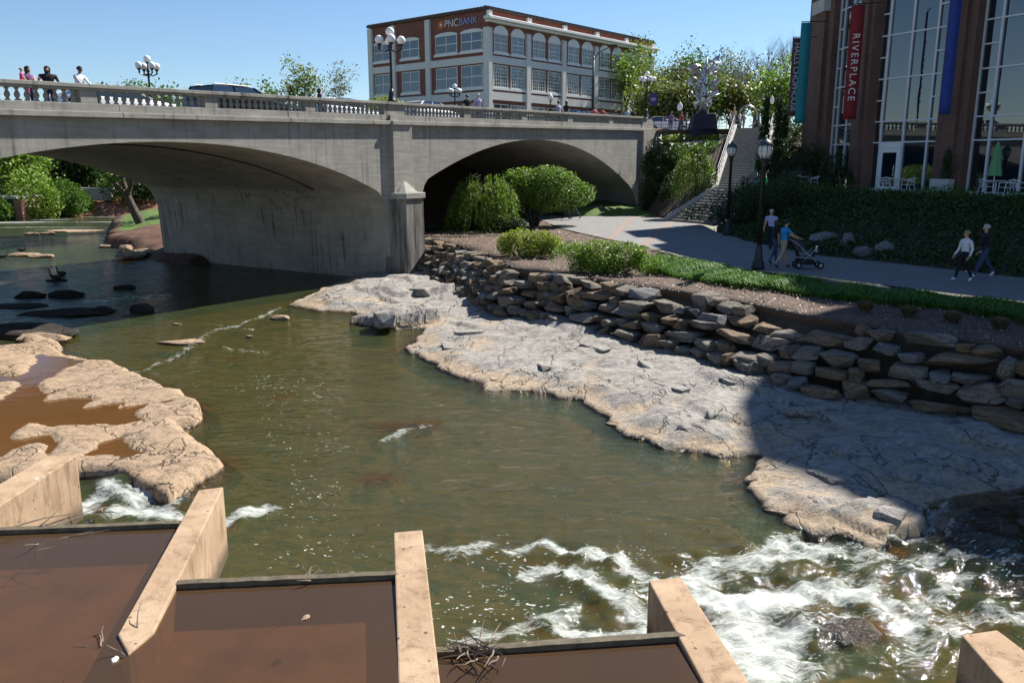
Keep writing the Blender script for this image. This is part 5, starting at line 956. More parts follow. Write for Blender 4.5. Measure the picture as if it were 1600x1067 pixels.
# leaning tree on the grassy bank
p = pz(222, 352, 1.0); tree((p.x, p.y, .9), 10.5, 281, 'dark tree with a leaning trunk on the grassy bank beside the pier', lf='lf_mid', n=5200, ls=.30, clump=1.3, spread=.8, lean=(-.5, .05), trunk=.42, r0=.36, up=.05, name='leaning_tree')
for i, (x, y, Y, w, h, lf, lab) in enumerate([(50, 318, 88, 2.6, 2.6, 'lf_bright', 'bright green bush on the bank beside the ruined wall'), (100, 322, 91, 2.0, 2.1, 'lf_mid', 'leafy bush at the waterline below the clay slope'), (118, 312, 94, 1.6, 1.6, 'lf_mid', 'green bush left of the red clay slope'), (28, 335, 87, 1.5, 1.0, 'lf_bright', 'low bright bush at the foot of the ruined wall'), (-20, 335, 84, 2.0, 1.6, 'lf_mid', 'bush at the far left waterline')]):
    p = py(x, y, Y); shrub((p.x, Y, -.1), [(0, 0, h, w, w, h), (w * .5, .2, h * .7, w * .7, w * .7, h * .7), (-w * .5, 0, h * .6, w * .6, w * .6, h * .6)], 3400, .32, lf, lab, 290 + i)

# upstream banks, ruin, wall
M['clayd'] = pm('dark_muddy_bank', (.05, .028, .018), (.17, .085, .05), 1.6, .95, .7, 10)
bpoly = PX([(168, 384), (170, 366), (176, 352), (196, 345), (262, 338)], .0) + [V3(-20, 88, 0), V3(-14, 52, 0)] + PX([(300, 418), (250, 414), (215, 411), (200, 402), (196, 393), (180, 387)], 0)
gx = np.arange(-52, -10, .35); gy = np.arange(44, 92, .4); AX, AY = np.meshgrid(gx, gy); AX = AX.ravel(); AY = AY.ravel(); d = sdist(AX, AY, bpoly) + 1.0 * (fbm(AX * .7, AY * .7, 0, 4, 44) - .5)
pl = sm(52, 58, AY); z = -.5 + (.75 + .55 * pl) * sm(-.4, .5 + 1.2 * (1 - pl), d) + .5 * sm(.4, 4, d) + .25 * (fbm(AX * .9, AY * .9, 0, 4, 45) - .5) * sm(0, 1, d); f_ = gridfaces(len(gx), len(gy)); f_ = f_[(d[f_] > -.6).any(1)]
gsel = (d[f_].min(1) > .75) & (AY[f_[:, 0]] > 61)
for nm, mk, mt in (('grass_bank', gsel, 'grassb'), ('bank_edge', ~gsel, 'clayd')): 
    u, inv = np.unique(f_[mk], return_inverse=True); tag(npmesh(nm, np.stack([AX, AY, z], 1)[u], inv.reshape(-1, 4), M[mt], smooth=True), kind='structure')
for i, (x, y, w, lab) in enumerate([(205, 402, 1.1, 'pale flat rock at the shore beside the pier'), (228, 397, .9, 'tan rock with a grass tuft beside the pier'), (196, 391, .6, 'small tan rock on the muddy bank edge'), (218, 385, .8, 'rust-brown rock on the bank under the leaning tree'), (180, 376, .9, 'dark rock at the point of the grassy bank')]):
    p = pz(x, y, .1); boulder('bank_rock', p.x, p.y, .1, w, w * .7, .3, 350 + i, M['rockL'] if i != 4 else M['darkrock'], lab, 'rock', 'rocks on the far bank')
for i, (x, y, w, lab) in enumerate([(118, 362, 2.4, 'long pale rock bar in the upstream riffle'), (72, 366, .8, 'small pale rock left of the upstream bar'), (50, 367, .7, 'small pinkish rock in the upstream riffle at left'), (38, 400, 1.0, 'thin flat pale rock in calm water below the riffle'), (65, 402, .9, 'second thin flat pale rock in calm water'), (165, 387, .5, 'tiny flat stone near the grassy bank')]):
    p = pz(x, y, 0); boulder('shoal_rock', p.x, p.y, 0, w, w * .5, .16, 360 + i, M['rockL'], lab, 'rock', 'pale rocks upstream of the bridge', rz=.1)
cl = [V3(-66, 92, -.2), V3(-54, 91, -.2), V3(-46, 92, -.2), V3(-41, 91, -.2), V3(-36, 88, -.2)]
loft('clay_slope', [cl, [V3(p.x - .5, p.y + 2.5, .7) for p in cl], [V3(p.x - 1, p.y + 8, 1.9) for p in cl]], 40, 6, M['clay'], .9)
p = py(158, 310, 97); t = thing('concrete_wall', 'pale concrete retaining wall above the red clay slope', 'wall', (p.x, 97, 0)); MB().box(-4, 1.2, 0, .5, 1.5, py(158, 297, 97).z).build('wall_face', M['lime'], t, bevel=.03); MB().box(-9, 1.4, -.1, .6, py(158, 297, 97).z + .002, py(158, 295, 97).z + .1).build('coping', M['lime'], t)
p = pz(2, 346, 0); q = pz(36, 344, 0); t = thing('ruined_wall', 'ruined dark stone block with a red brick end and a railing on top', 'wall', (q.x, q.y, 0)); hz = py(36, 311, q.y).z
MB().box(-9, -.7, 0, 5, -.5, hz).build('stone_face', pm('sooty_stone', (.05, .042, .036), (.10, .085, .07), 2, .9, .5, 8), t, bevel=.05); MB().box(-.69, .1, -.1, 4.5, -.5, hz - .1).build('brick_end', brick_mat('ruin_brick', (.30, .10, .06), (.36, .14, .09), (.3, .25, .2)), t); MB().box(-9.2, -.3, -.15, 5, hz + .003, hz + .25).build('coping', M['lime'], t)
m = MB()
for k in range(16): m.tube([(-9 + k * .55, .1, hz + .25), (-9 + k * .55, .1, hz + 1.2)], .025, 4)
m.tube([(-9, .1, hz + 1.2), (-.7, .1, hz + 1.2)], .035, 5); m.tube([(-9, .1, hz + .45), (-.7, .1, hz + .45)], .025, 5); m.build('railing', M['iron'], t)
# bank inside the right arch (earth filling the back of the span)
loft('arch_fill', [[bl(t_, 4 + .5 * math.sin(t_), 1.9) for t_ in np.linspace(.6, 27, 8)], [bl(t_, 9, 2.6) for t_ in np.linspace(.6, 27, 8)], [bl(t_, 15, 7.0) for t_ in np.linspace(.6, 27, 8)]], 30, 5, M['soil'], .4)
# ================================================================== STAIRS, RAILS, RETAINING WALL, SCULPTURE
st = thing('stairway', 'stone stairway with curved lower steps climbing from the path to the plaza', 'stairs', (11.2, 53, 1.95))
def lerp2(a, b, t): return (a[0] + (b[0] - a[0]) * t, a[1] + (b[1] - a[1]) * t)
Ll, Rl = ((10.2, 55.2), (13.9, 57.4)), ((12.25, 50.7), (15.9, 53.9)); Lu, Ru = ((13.9, 57.4), (17.3, 66.2)), ((16.1, 55.4), (19.9, 65.0))
def edge(i, n, L_, R_, bulge):
    a, b = lerp2(*L_, i / n), lerp2(*R_, i / n); d = (b[0] - a[0], b[1] - a[1]); nrm = (d[1], -d[0]); return [(a[0] + d[0] * k / 8 + nrm[0] * bulge * 4 * (k / 8) * (1 - k / 8), a[1] + d[1] * k / 8 + nrm[1] * bulge * 4 * (k / 8) * (1 - k / 8)) for k in range(9)]
zs = 1.95; NL, NU = 12, 27
for i in range(NL):
    zs += .167; e0 = edge(i, NL, Ll, Rl, -.10 * (1 - i / NL)); e1 = edge(min(i + 2.2, NL + .8), NL, Ll, Rl, -.10 * (1 - min(1, (i + 2.2) / NL)))
    MB().prism([(x - 11.2, y - 53) for x, y in e0 + e1[::-1]], zs - .167 - 1.95, zs - 1.95).build('step', M['step'], st, bevel=.012)
MB().prism([(x - 11.2, y - 53) for x, y in ((13.4, 57.6), (15.5, 53.4), (16.6, 54.6), (16.4, 56.2), (14.1, 58.2))], zs - .3 - 1.95, zs - .004 - 1.95).build('landing', M['step'], st)
zl = zs
for i in range(NU):
    zs += (8.36 - zl) / NU; e0 = edge(i, NU, Lu, Ru, 0); e1 = edge(min(i + 2.2, NU + 1), NU, Lu, Ru, 0); MB().prism([(x - 11.2, y - 53) for x, y in e0 + e1[::-1]], zs - .3 - 1.95, zs - 1.95).build('step', M['step'], st, bevel=.012)
for a, b, za, zb in ((Lu[0], Lu[1], zl, 8.36), (Ru[0], Ru[1], zl, 8.36), (Ll[0], Ll[1], 1.95, zl)):
    m = MB(); d = Vector((b[0] - a[0], b[1] - a[1], 0)).normalized(); nn_ = Vector((-d.y, d.x, 0)) * .17; P = []
    for (p_, z_) in ((a, za), (b, zb)):
        for s_ in (-1, 1):
            for dz in (-.9, .32): P.append((p_[0] + nn_.x * s_ - 11.2, p_[1] + nn_.y * s_ - 53, z_ + dz - 1.95))
    m.add(P, [(0, 1, 3, 2), (4, 6, 7, 5), (0, 4, 5, 1), (2, 3, 7, 6), (1, 5, 7, 3), (0, 2, 6, 4)]); m.build('cheek_wall', M['lime'], st, bevel=.02)
def rail(name, pts, h, label, cat='railing', group='black handrails on the stairs', n=9, mid=(.5,), mat='iron', r=.03):
    P = resample(pts, n); t = thing(name, label, cat, tuple(P[0]), 0, group); Q = [Vector(p) - Vector(P[0]) for p in P]
    for q in Q: MB().tube([q, q + Vector((0, 0, h))], r * .8, 5).build('post', M[mat], t)
    MB().tube([q + Vector((0, 0, h)) for q in Q], r, 6).build('top_rail', M[mat], t, True)
    for f_ in mid: MB().tube([q + Vector((0, 0, h * f_)) for q in Q], r * .7, 5).build('mid_rail', M[mat], t, True)
    return t
rail('handrail', [V3(*Lu[0], zl + .3), V3(*Lu[1], 8.66)], .85, 'black handrail on the left side of the upper stairs', mid=(.3, .6), n=12)
rail('handrail', [V3(*Ru[0], zl + .3), V3(*Ru[1], 8.66)], .85, 'black handrail on the right side of the upper stairs', n=10)
rail('handrail', [V3(*Ll[0], 2.25), V3(*Ll[1], zl + .3)], .85, 'black handrail on the left side of the curved lower steps', mid=(.25, .5, .75), n=9)
rail('handrail', [V3(12.6, 51.3, 2.1), V3(13.3, 51.9, 2.6), V3(16.0, 54.2, 4.0)], .9, 'black handrail on the right side of the curved lower steps', n=6)
rw = thing('retaining_wall', 'dark stone retaining wall below the sculpture bed', 'wall', (11.6, 69, 5.8))
a, b = Vector((11.4, 69.2, 0)), Vector((17.1, 66.3, 0)); d = (b - a).normalized(); L_ = (b - a).length; rr = random.Random(9)
for row in range(4):
    s_ = 0
    while s_ < L_ - .1:
        w = min(rr.uniform(.5, 1.1), L_ - s_); o = bpy.data.objects.new('stone', rr.choice(stone_meshes)); link(o, rw); q = a + d * (s_ + w / 2); o.location = (q.x - 11.6, q.y - 69 - .1, .2 + row * .36); o.scale = (w * 1.05, .5, .40); o.rotation_euler = (0, 0, math.atan2(d.y, d.x)); s_ += w
m = MB(); m.prism([(a.x - 11.6, a.y - 69 - .3), (b.x - 11.6, b.y - 69 - .3), (b.x - 11.4, b.y - 69 + .3), (a.x - 11.5, a.y - 69 + .3)], 1.56, 1.66); m.build('coping', M['lime'], rw)
loft('sculpture_bed', [[V3(11.4, 69.1, 7.35), V3(17.1, 66.3, 7.35)], [V3(11.6, 70.6, 7.6), V3(17.3, 68.2, 7.6)]], 8, 2, M['soil'], .05)
ew = thing('end_wall', 'grey rubble stone wall end where the bridge meets the plaza', 'wall', (10.9, 69.0, 0)); rr = random.Random(4)
for row in range(7):
    for k in range(3): o = bpy.data.objects.new('stone', rr.choice(stone_meshes)); link(o, ew); o.location = (k * .62 + rr.uniform(-.1, .1) + .3, -.1, 6.0 + row * .38); o.scale = (.75, .6, .45); o.rotation_euler = (0, rr.uniform(-.1, .1), rr.uniform(-.2, .2))
rail('plaza_railing', [V3(11.2, 70.6, 8.3), V3(17.2, 68.4, 8.34)], 1.05, 'black railing along the plaza edge behind the sculpture', group='plaza railings', n=12, mid=(.25, .5, .75))
rail('plaza_railing', [V3(17.6, 67.0, 8.34), V3(18.6, 68.5, 8.34)], 1.05, 'short black railing at the head of the stairs', group='plaza railings', n=4, mid=(.3, .6))
# sculpture on pedestal
Ys = 68.3; pb = py(1097, 214, Ys); sc_ = thing('steel_sculpture', 'bright faceted silver metal sculpture of bursting petals on a dark pedestal', 'sculpture', (pb.x, Ys, 7.4))
zt = py(1097, 178, Ys).z - 7.4; wb, wt = .0185 * Ys, .0118 * Ys
MB().add([(-wb, -.9, 0), (wb, -.9, 0), (wb, .9, 0), (-wb, .9, 0), (-wt, -.6, zt), (wt, -.6, zt), (wt, .6, zt), (-wt, .6, zt)], [(0, 3, 2, 1), (4, 5, 6, 7), (0, 1, 5, 4), (1, 2, 6, 5), (2, 3, 7, 6), (3, 0, 4, 7)]).build('pedestal', M['navy'], sc_, bevel=.06)
ht = py(1100, 82, Ys).z - 7.4 - zt; rr = random.Random(31)
for k in range(70):
    f_ = rr.random(); z = zt + ht * f_ * .93; w = (.3 + .6 * (f_ / .35) if f_ < .35 else 1.0 + .5 * math.sin((f_ - .35) / .65 * math.pi)); a = rr.uniform(0, 2 * math.pi); c = Vector((math.cos(a) * w * rr.uniform(.3, 1), math.sin(a) * w * .6, z)); L_ = rr.uniform(.5, .95); W = rr.uniform(.2, .42)
    ax = Vector((math.cos(a) * .7, math.sin(a) * .7, rr.uniform(.1, 1.2))).normalized(); sd = ax.cross(Vector((rr.gauss(0, 1), rr.gauss(0, 1), rr.gauss(0, 1)))).normalized(); nm = ax.cross(sd) * rr.uniform(.05, .16)
    P = [c - ax * L_ * .5, c - ax * .1 * L_ + sd * W, c + ax * L_ * .5 + nm * .5, c - ax * .1 * L_ - sd * W, c + nm, c - nm * .4]; MB().add(P, [(0, 1, 4), (1, 2, 4), (2, 3, 4), (3, 0, 4), (1, 0, 5), (2, 1, 5), (3, 2, 5), (0, 3, 5)]).build('petal', M['steel'], sc_)
m = MB(); m.tube([(0, 0, zt - .02), (.05, 0, zt + ht * .3), (-.05, 0, zt + ht * .6), (.1, 0, zt + ht * .92)], [.42, .3, .22, .06], 8)
for k in range(9): a = k * .8; m.tube([(0, 0, zt + ht * (.2 + .06 * k)), (math.cos(a) * .6, math.sin(a) * .4, zt + ht * (.28 + .065 * k)), (math.cos(a) * 1.25, math.sin(a) * .7, zt + ht * (.33 + .065 * k))], [.1, .06, .02], 5)
m.build('core', M['steel'], sc_, True)
ring = thing('metal_ring', 'curled metal ribbon ornament at the head of the stairs', 'ornament', (py(1168, 186, 67.5).x, 67.5, 8.34)); MB().tube([(.75 * math.cos(a) * (1 - a * .03), 0, 1.0 + .8 * math.sin(a)) for a in np.linspace(-1.4, 4.2, 22)], [.06] * 22, 6).build('ribbon', M['steel'], ring, True)

# ================================================================== PATH LAMPS
def path_lamp(x, y, ytop, label, z=1.95):
    p = pz(x, y, z); h = py(x, ytop, p.y).z - z; t = thing('path_lamp', label, 'lamp post', (p.x, p.y, z), 0, 'dark lamp posts beside the path'); 
    MB().lathe([(.24, 0), (.24, .12), (.2, .16), (.22, .26), (.17, .32), (.13, .55), (.105, .8), (.10, .9)], 12).build('base', M['iron'], t, True); MB().lathe([(.095, .9), (.075, h - 1.05), (.12, h - 1.0), (.09, h - .92), (.16, h - .84), (.17, h - .78)], 12).build('post', M['iron'], t, True)
    MB().lathe([(.15, h - .78), (.235, h - .62), (.25, h - .45), (.235, h - .34)], 14).build('lens', M['lens'], t, True); MB().lathe([(.27, h - .345), (.25, h - .28), (.17, h - .18), (.07, h - .12), (.05, h - .06), (.012, h)], 14).build('cap', M['copper'], t, True)
    m = MB()
    for k in range(8): a = k * math.pi / 4; m.tube([(math.cos(a) * .17, math.sin(a) * .17, h - .78), (math.cos(a) * .252, math.sin(a) * .252, h - .52), (math.cos(a) * .25, math.sin(a) * .25, h - .34)], .012, 4)
    m.build('cage', M['iron'], t); return t
path_lamp(1184, 421, 212, 'near dark lamp post with acorn lantern standing in the border grass'); path_lamp(1136, 368, 220, 'farther dark lamp post beside the foot of the stairs')
p = py(1195, 283, 40); t = thing('balloon', 'bright green balloon floating behind the near path lamp', 'balloon', (p.x, 40, p.z - 1.2)); MB().ball((0, 0, 1.2), .16, 12, 8, (1, 1, 1.25)).build('skin', M['balloon'], t, True); MB().tube([(0, 0, 1.0), (.03, 0, .5), (0, 0, 0)], .006, 4).build('string', M['white'], t)

# ================================================================== PEOPLE
BODY = {}
def person(loc, rz, label, h=1.72, top='white', legs='jeans', shoe='rubber', skin='skin', hair='hair_dark', sleeves='short', lA=.0, rA=.0, lE=.25, rE=.25, lL=0., rL=0., lK=.08, rK=.08, shorts=False, long_hair=False, lean=0.0, group=None, build=1.0, head_turn=0, sit=False, bald=False, dress=False, armout=0.07, name='person'):
    t = thing(name, label, 'person', loc, rz, group); J = {}; Y = Vector((0, 1, 0)); Z = Vector((0, 0, 1)); S = math.sin; C = math.cos
    up = Vector((0, S(lean), C(lean))); pel = Vector((0, 0, .53)); J['pel'] = pel; J['waist'] = pel + up * .08; J['spine'] = pel + up * .17; J['chest'] = pel + up * .255; J['neck'] = pel + up * .325; J['head0'] = pel + up * .365 + Y * .01; J['head1'] = pel + up * .41 + Y * .018; J['head2'] = pel + up * .452 + Y * .012
    b = build
    R_ = dict(pel=.078 * b, waist=.074 * b, spine=.078 * b, chest=.075 * b, neck=.031, head0=.036, head1=.056, head2=.044); E = [('pel', 'waist'), ('waist', 'spine'), ('spine', 'chest'), ('chest', 'neck'), ('neck', 'head0'), ('head0', 'head1'), ('head1', 'head2')]; LAB = {('pel', 'waist'): 'legs', ('waist', 'spine'): 'top', ('spine', 'chest'): 'top', ('chest', 'neck'): 'top', ('neck', 'head0'): 'skin', ('head0', 'head1'): 'skin', ('head1', 'head2'): 'skin'}
    J['nose'] = J['head1'] + Y * .064 - Z * .008; R_['nose'] = .010; E.append(('head1', 'nose')); LAB[('head1', 'nose')] = 'skin'; fing = []
    for s, sd, A, El, Lg, K in ((-1, 'l', lA, lE, lL, lK), (1, 'r', rA, rE, rL, rK)):
        sh = J['chest'] + up * .022 + Vector((s * .098 * b, 0, 0)); J[sd + 'sh'] = sh; ad = Vector((s * armout, S(A), -C(A))).normalized(); el = sh + ad * .168; fd = Vector((-s * .12 * min(1, abs(El)), S(A + El), -C(A + El))).normalized(); wr = el + fd * .145; hd = wr + fd * .05
        J[sd + 'el'] = el; J[sd + 'wr'] = wr; J[sd + 'hd'] = hd; R_.update({sd + 'sh': .042 * b, sd + 'el': .028, sd + 'wr': .019, sd + 'hd': .022})
        E += [('chest', sd + 'sh'), (sd + 'sh', sd + 'el'), (sd + 'el', sd + 'wr'), (sd + 'wr', sd + 'hd')]; LAB[('chest', sd + 'sh')] = 'top'; LAB[(sd + 'sh', sd + 'el')] = 'top' if sleeves != 'none' else 'skin'; LAB[(sd + 'el', sd + 'wr')] = 'top' if sleeves == 'long' else 'skin'; LAB[(sd + 'wr', sd + 'hd')] = 'skin'
        for q in range(4): fing.append([hd + Vector((s * 0, 0, 0)) + Vector((0, (q - 1.5) * .011, 0)), hd + fd * .03 + Vector((-s * .004, (q - 1.5) * .012, 0)), hd + fd * (.058 - .006 * abs(q - 1.3)) + Vector((-s * .016, (q - 1.5) * .012, 0))])
        fing.append([wr + fd * .02, wr + fd * .042 + Vector((-s * .012, .026, 0)), wr + fd * .062 + Vector((-s * .018, .03, 0))])
        hp = pel + Vector((s * .05 * b, 0, -.015)); kn = hp + Vector((s * .004, S(Lg) * .235, -C(Lg) * .235)); an = kn + Vector((0, S(Lg - K) * .235, -C(Lg - K) * .235)); fa2 = Lg - K; heel = an + Vector((0, -C(fa2) * .02, -.035)); toe = an + Vector((s * .012, C(fa2 * .8) * .085, -.032 + S(fa2 * .8) * .085))
        for k_, p_, r_ in (('hp', hp, .060 * b), ('kn', kn, .038 * b), ('an', an, .024), ('toe', toe, .019)): J[sd + k_] = p_; R_[sd + k_] = r_
        J[sd + 'mid'] = (an + toe) * .5 + Vector((0, 0, -.006)); R_[sd + 'mid'] = .023
        E += [('pel', sd + 'hp'), (sd + 'hp', sd + 'kn'), (sd + 'kn', sd + 'an'), (sd + 'an', sd + 'mid'), (sd + 'mid', sd + 'toe')]; LAB[('pel', sd + 'hp')] = 'legs'; LAB[(sd + 'hp', sd + 'kn')] = 'legs'; LAB[(sd + 'kn', sd + 'an')] = 'skin' if shorts else 'legs'; LAB[(sd + 'an', sd + 'mid')] = 'shoe'; LAB[(sd + 'mid', sd + 'toe')] = 'shoe'
    names = list(J); idx = {n_: i for i, n_ in enumerate(names)}; zmin = min(J['ltoe'].z, J['rtoe'].z, J['lan'].z - .035, J['ran'].z - .035) - .018
    me = bpy.data.meshes.new('tmp'); me.from_pydata([tuple((J[n_] - Z * zmin) * h) for n_ in names], [(idx[a], idx[b_]) for a, b_ in E], []); o = bpy.data.objects.new('tmp', me); COL.objects.link(o); md = o.modifiers.new('s', 'SKIN'); md.use_smooth_shade = True; md.branch_smoothing = .4
    for n_, sv in zip(names, me.skin_vertices[0].data): sv.radius = (R_[n_] * h * .98, R_[n_] * h * (.98 if n_ not in ('pel', 'waist', 'spine', 'chest') else 1.0)); sv.use_root = n_ == 'pel'
    ss = o.modifiers.new('d', 'SUBSURF'); ss.levels = 1; ss.render_levels = 1
    dg = bpy.context.evaluated_depsgraph_get(); bm_ = bpy.data.meshes.new_from_object(o.evaluated_get(dg)); bpy.data.objects.remove(o); bm_.name = 'body'
    fb_ = MB()
    for c in fing: fb_.tube([(p_ - Z * zmin) * h for p_ in c], [.009 * h * .62, .008 * h * .62, .006 * h * .62], 5)
    bmm = bmesh.new(); bmm.from_mesh(bm_); nf0 = len(bmm.faces); vs_ = [bmm.verts.new(p_) for p_ in fb_.v]
    for f_ in fb_.f:
        try: bmm.faces.new([vs_[i] for i in f_])
        except ValueError: pass
    for v_ in bmm.verts:      # broaden the torso sideways, flatten front to back
        z_ = v_.co.z / h + zmin
        if .50 < z_ < .85 and abs(v_.co.x) < .125 * h * b: v_.co.x *= 1.16
    bmm.to_mesh(bm_); bmm.free()
    mats = {'top': cloth(*top) if isinstance(top, tuple) else M[top], 'legs': cloth(*legs) if isinstance(legs, tuple) else M[legs], 'skin': M[skin], 'shoe': cloth(*shoe) if isinstance(shoe, tuple) else M[shoe]}; keys = ['top', 'legs', 'skin', 'shoe']; bm_.materials.clear()
    for k_ in keys: bm_.materials.append(mats[k_])
    co = np.zeros(len(bm_.polygons) * 3); bm_.polygons.foreach_get('center', co); co = co.reshape(-1, 3); best = np.full(len(co), 1e9); mi = np.zeros(len(co), int)
    for (a, b_), lb in LAB.items():
        A_ = np.array((J[a] - Z * zmin) * h); B_ = np.array((J[b_] - Z * zmin) * h); e = B_ - A_; q = np.clip(((co - A_) @ e) / max(e @ e, 1e-9), 0, 1); d = np.linalg.norm(co - A_ - q[:, None] * e, axis=1) - (R_[a] * (1 - q) + R_[b_] * q) * h; w_ = d < best; best[w_] = d[w_]
        k_ = np.full(len(co), keys.index(lb))
        if sleeves == 'short' and a.endswith('sh'): k_ = np.where(q > .62, 2, 0)
        if shorts and a.endswith('hp'): k_ = np.where(q > .97, 2, 1)
        if shorts and a.endswith('kn'): k_ = np.where(q < .2, 1, 2)
        mi[w_] = k_[w_]
    mi[nf0:] = 2; bm_.polygons.foreach_set('material_index', mi.astype(np.int32)); bm_.polygons.foreach_set('use_smooth', [True] * len(bm_.polygons)); link(bpy.data.objects.new('body', bm_), t)
    hc = (J['head1'] - Z * zmin) * h
    if not bald or True:
        m = MB(); m.ball((0, 0, 0), 1, 12, 8); vv = []
        for (x, y, z) in m.v:
            k_ = 1.0
            if y > .2 and z < .45: k_ = .72
            if z < -.35 and not long_hair: k_ = .7
            vv.append((hc.x + x * .064 * h * k_, hc.y - .010 * h + y * .072 * h * k_, hc.z + .012 * h + z * (.062 if not (long_hair and y < .1) else .062 + .075 * max(0, -z)) * h * (1 if z > 0 else (1 if not long_hair else 1.5)) * (k_ if z < 0 and not long_hair else 1)))
        m.v = vv; m.build('hair', cloth('hair_grey', (.42, .40, .37)) if bald else (cloth(*hair) if isinstance(hair, tuple) else M[hair]), t, True)
    if dress: MB().lathe([(.085 * h * b, .58 * h), (.105 * h * b, .48 * h), (.13 * h * b, .30 * h)], 12).build('skirt', mats['top'], t, True)
    return t
M['hair_dark'] = pm('dark_hair', (.014, .010, .008), (.03, .02, .015), 12, .5); M['hair_blond'] = pm('blond_hair', (.24, .17, .09), (.32, .24, .13), 12, .5)
J_ = ('denim', (.045, .065, .13)); K_ = ('khaki', (.34, .27, .19)); BK = ('black_cloth', (.012, .012, .014)); WH = ('white_cloth', (.72, .72, .72))
def gp(x, y, z=1.97): q = pz(x, y, z); return (q.x, q.y, z)
person(gp(1203, 390), 2.5, 'older man in a lavender shirt and dark trousers behind the near path lamp', 1.76, ('lavender', (.42, .40, .62)), ('dark_trouser', (.02, .02, .035)), bald=True, lA=-.25, rA=.3, lL=.3, rL=-.25, rK=.35, lean=.1, build=1.1)
person(gp(1210, 413), -1.3, 'woman in a dark top and jeans half hidden behind the man in blue', 1.64, BK, J_, long_hair=True, lA=.4, rA=-.1, lL=.2, rL=-.25, rK=.3)
person(gp(1222, 419), -1.45, 'man in a bright blue shirt and khaki shorts pushing the stroller', 1.75, ('sky_blue', (.02, .26, .58)), K_, shorts=True, lA=.75, rA=.75, lE=.45, rE=.45, lL=.28, rL=-.25, rK=.35, build=1.12, lean=.06)
person(gp(1503, 440), 1.75, 'woman in a white top, black trousers and white shoes on the path', 1.62, WH, BK, WH, hair='hair_blond', sleeves='long', lA=-.3, rA=.2, lE=.6, rE=.5, lL=-.22, rL=.3, lK=.25, build=1.05)
person(gp(1533, 434), 1.6, 'man in a black jacket and blue jeans striding beside the woman in white', 1.80, BK, J_, WH, sleeves='long', bald=True, lA=.3, rA=-.35, lE=.4, lL=.42, rL=-.48, rK=.25, build=1.12)
hb = gp(1494, 425, 1.97); t = thing('handbag', 'black shoulder bag hanging at the side of the woman in white', 'handbag', (hb[0], hb[1] + .0, 2.45)); MB().box(-.15, .15, -.07, .07, 0, .24).build('pouch', M['iron'], t, bevel=.04); MB().tube([(-.1, 0, .23), (-.02, 0, .55), (.1, 0, .8), (.16, .02, .86)], .012, 5).build('strap', M['iron'], t)
person(gp(884, 343), 1.3, 'person with a blue and white bag walking under the right arch', 1.7, ('pinkish', (.35, .12, .14)), ('dark_trouser', (.02, .02, .035)), lL=.25, rL=-.25, rK=.2); person(gp(898, 343), 1.5, 'person in dark clothes walking second under the right arch', 1.72, BK, J_, lL=.32, rL=-.38, rK=.3)
tb = gp(883, 342.5); t = thing('tote_bag', 'blue and white bag carried by the walker under the arch', 'bag', (tb[0] - .1, tb[1] - .3, 2.55)); MB().box(-.2, .2, -.08, .08, 0, .5).build('pouch', cloth('bag_blue', (.05, .09, .35)), t, bevel=.03); MB().box(-.06, .16, -.086, -.082, .05, .42).build('panel', M['white'], t)
def dk(t_): return 7.56 + SL * t_
def onb(x, v, ytop, h, rz, label, **k):
    # stand on the bridge sidewalk under pixel column x, v metres behind the face
    r = ray(x, 150); b = BO + BV_ * v; kk = (b.x * BV_.x + b.y * BV_.y) / (r[0] * BV_.x + r[1] * BV_.y); X, Y = r[0] * kk, r[1] * kk; t_ = (X - BO.x) * BU.x + (Y - BO.y) * BU.y
    zt = py(x, ytop, Y).z; hh = min(max(zt - dk(t_) - .04, h * .8), h * 1.06); return person((X, Y, dk(t_) + .04), rz, label, hh, group='people on the bridge', **k)
onb(47, 1.0, 105, 1.66, -2.0, 'woman in purple and sunglasses holding a child at the parapet', top=('purple_top', (.12, .05, .15)), long_hair=True, sleeves='none', lA=.35, rA=.3, lE=1.7, rE=1.6)
p = py(36, 118, 27.2); person((p.x, 27.1, py(36, 104, 27.1).z - .86), -1.2, 'small child in a pink shirt carried by the woman in purple', .88, ('hot_pink', (.62, .05, .22)), ('hot_pink', (.62, .05, .22)), hair='hair_blond', sleeves='short', lL=.9, rL=.9, lK=1.0, rK=1.0, lA=.4, rA=.3, group='people on the bridge')
onb(78, 1.0, 105, 1.70, -2.6, 'woman in a black shirt and cap with folded hands at the parapet', top=BK, long_hair=True, sleeves='long', lA=.25, rA=.25, lE=1.75, rE=1.75, build=1.28, armout=.45)
onb(124, 1.0, 105, 1.74, -1.9, 'man in a white long-sleeved shirt leaning on the parapet', top=WH, sleeves='long', skin='skind', lA=.7, rA=.7, lE=.35, rE=.35, lean=.18)
onb(499, 1.6, 139, 1.6, -1.0, 'long-haired person in dark red behind the parapet at the middle of the left span', top=('dark_red', (.16, .02, .03)), long_hair=True)
onb(730, 1.3, 149, 1.68, .5, 'dark-clothed person beside the person in lilac on the bridge', top=BK); onb(747, 1.3, 147.5, 1.76, .5, 'person in a lilac shirt on the bridge right of the dark-clothed one', top=('lilac_shirt', (.42, .38, .58)), bald=True)
onb(873, 1.2, 158.5, 1.7, .8, 'person in a pale checked shirt at the parapet before the bank building', top=('check', (.35, .36, .48))); onb(885, 1.2, 158, 1.72, 2.4, 'long-haired person in black at the parapet before the bank building', top=BK, long_hair=True)
onb(929, 1.2, 167, 1.62, .5, 'person in a salmon shirt at the parapet near the street light', top=('salmon', (.55, .16, .17))); onb(942, 1.2, 168.5, 1.55, .5, 'person in a red top right of the salmon shirt', top=('red_top', (.5, .07, .05)))
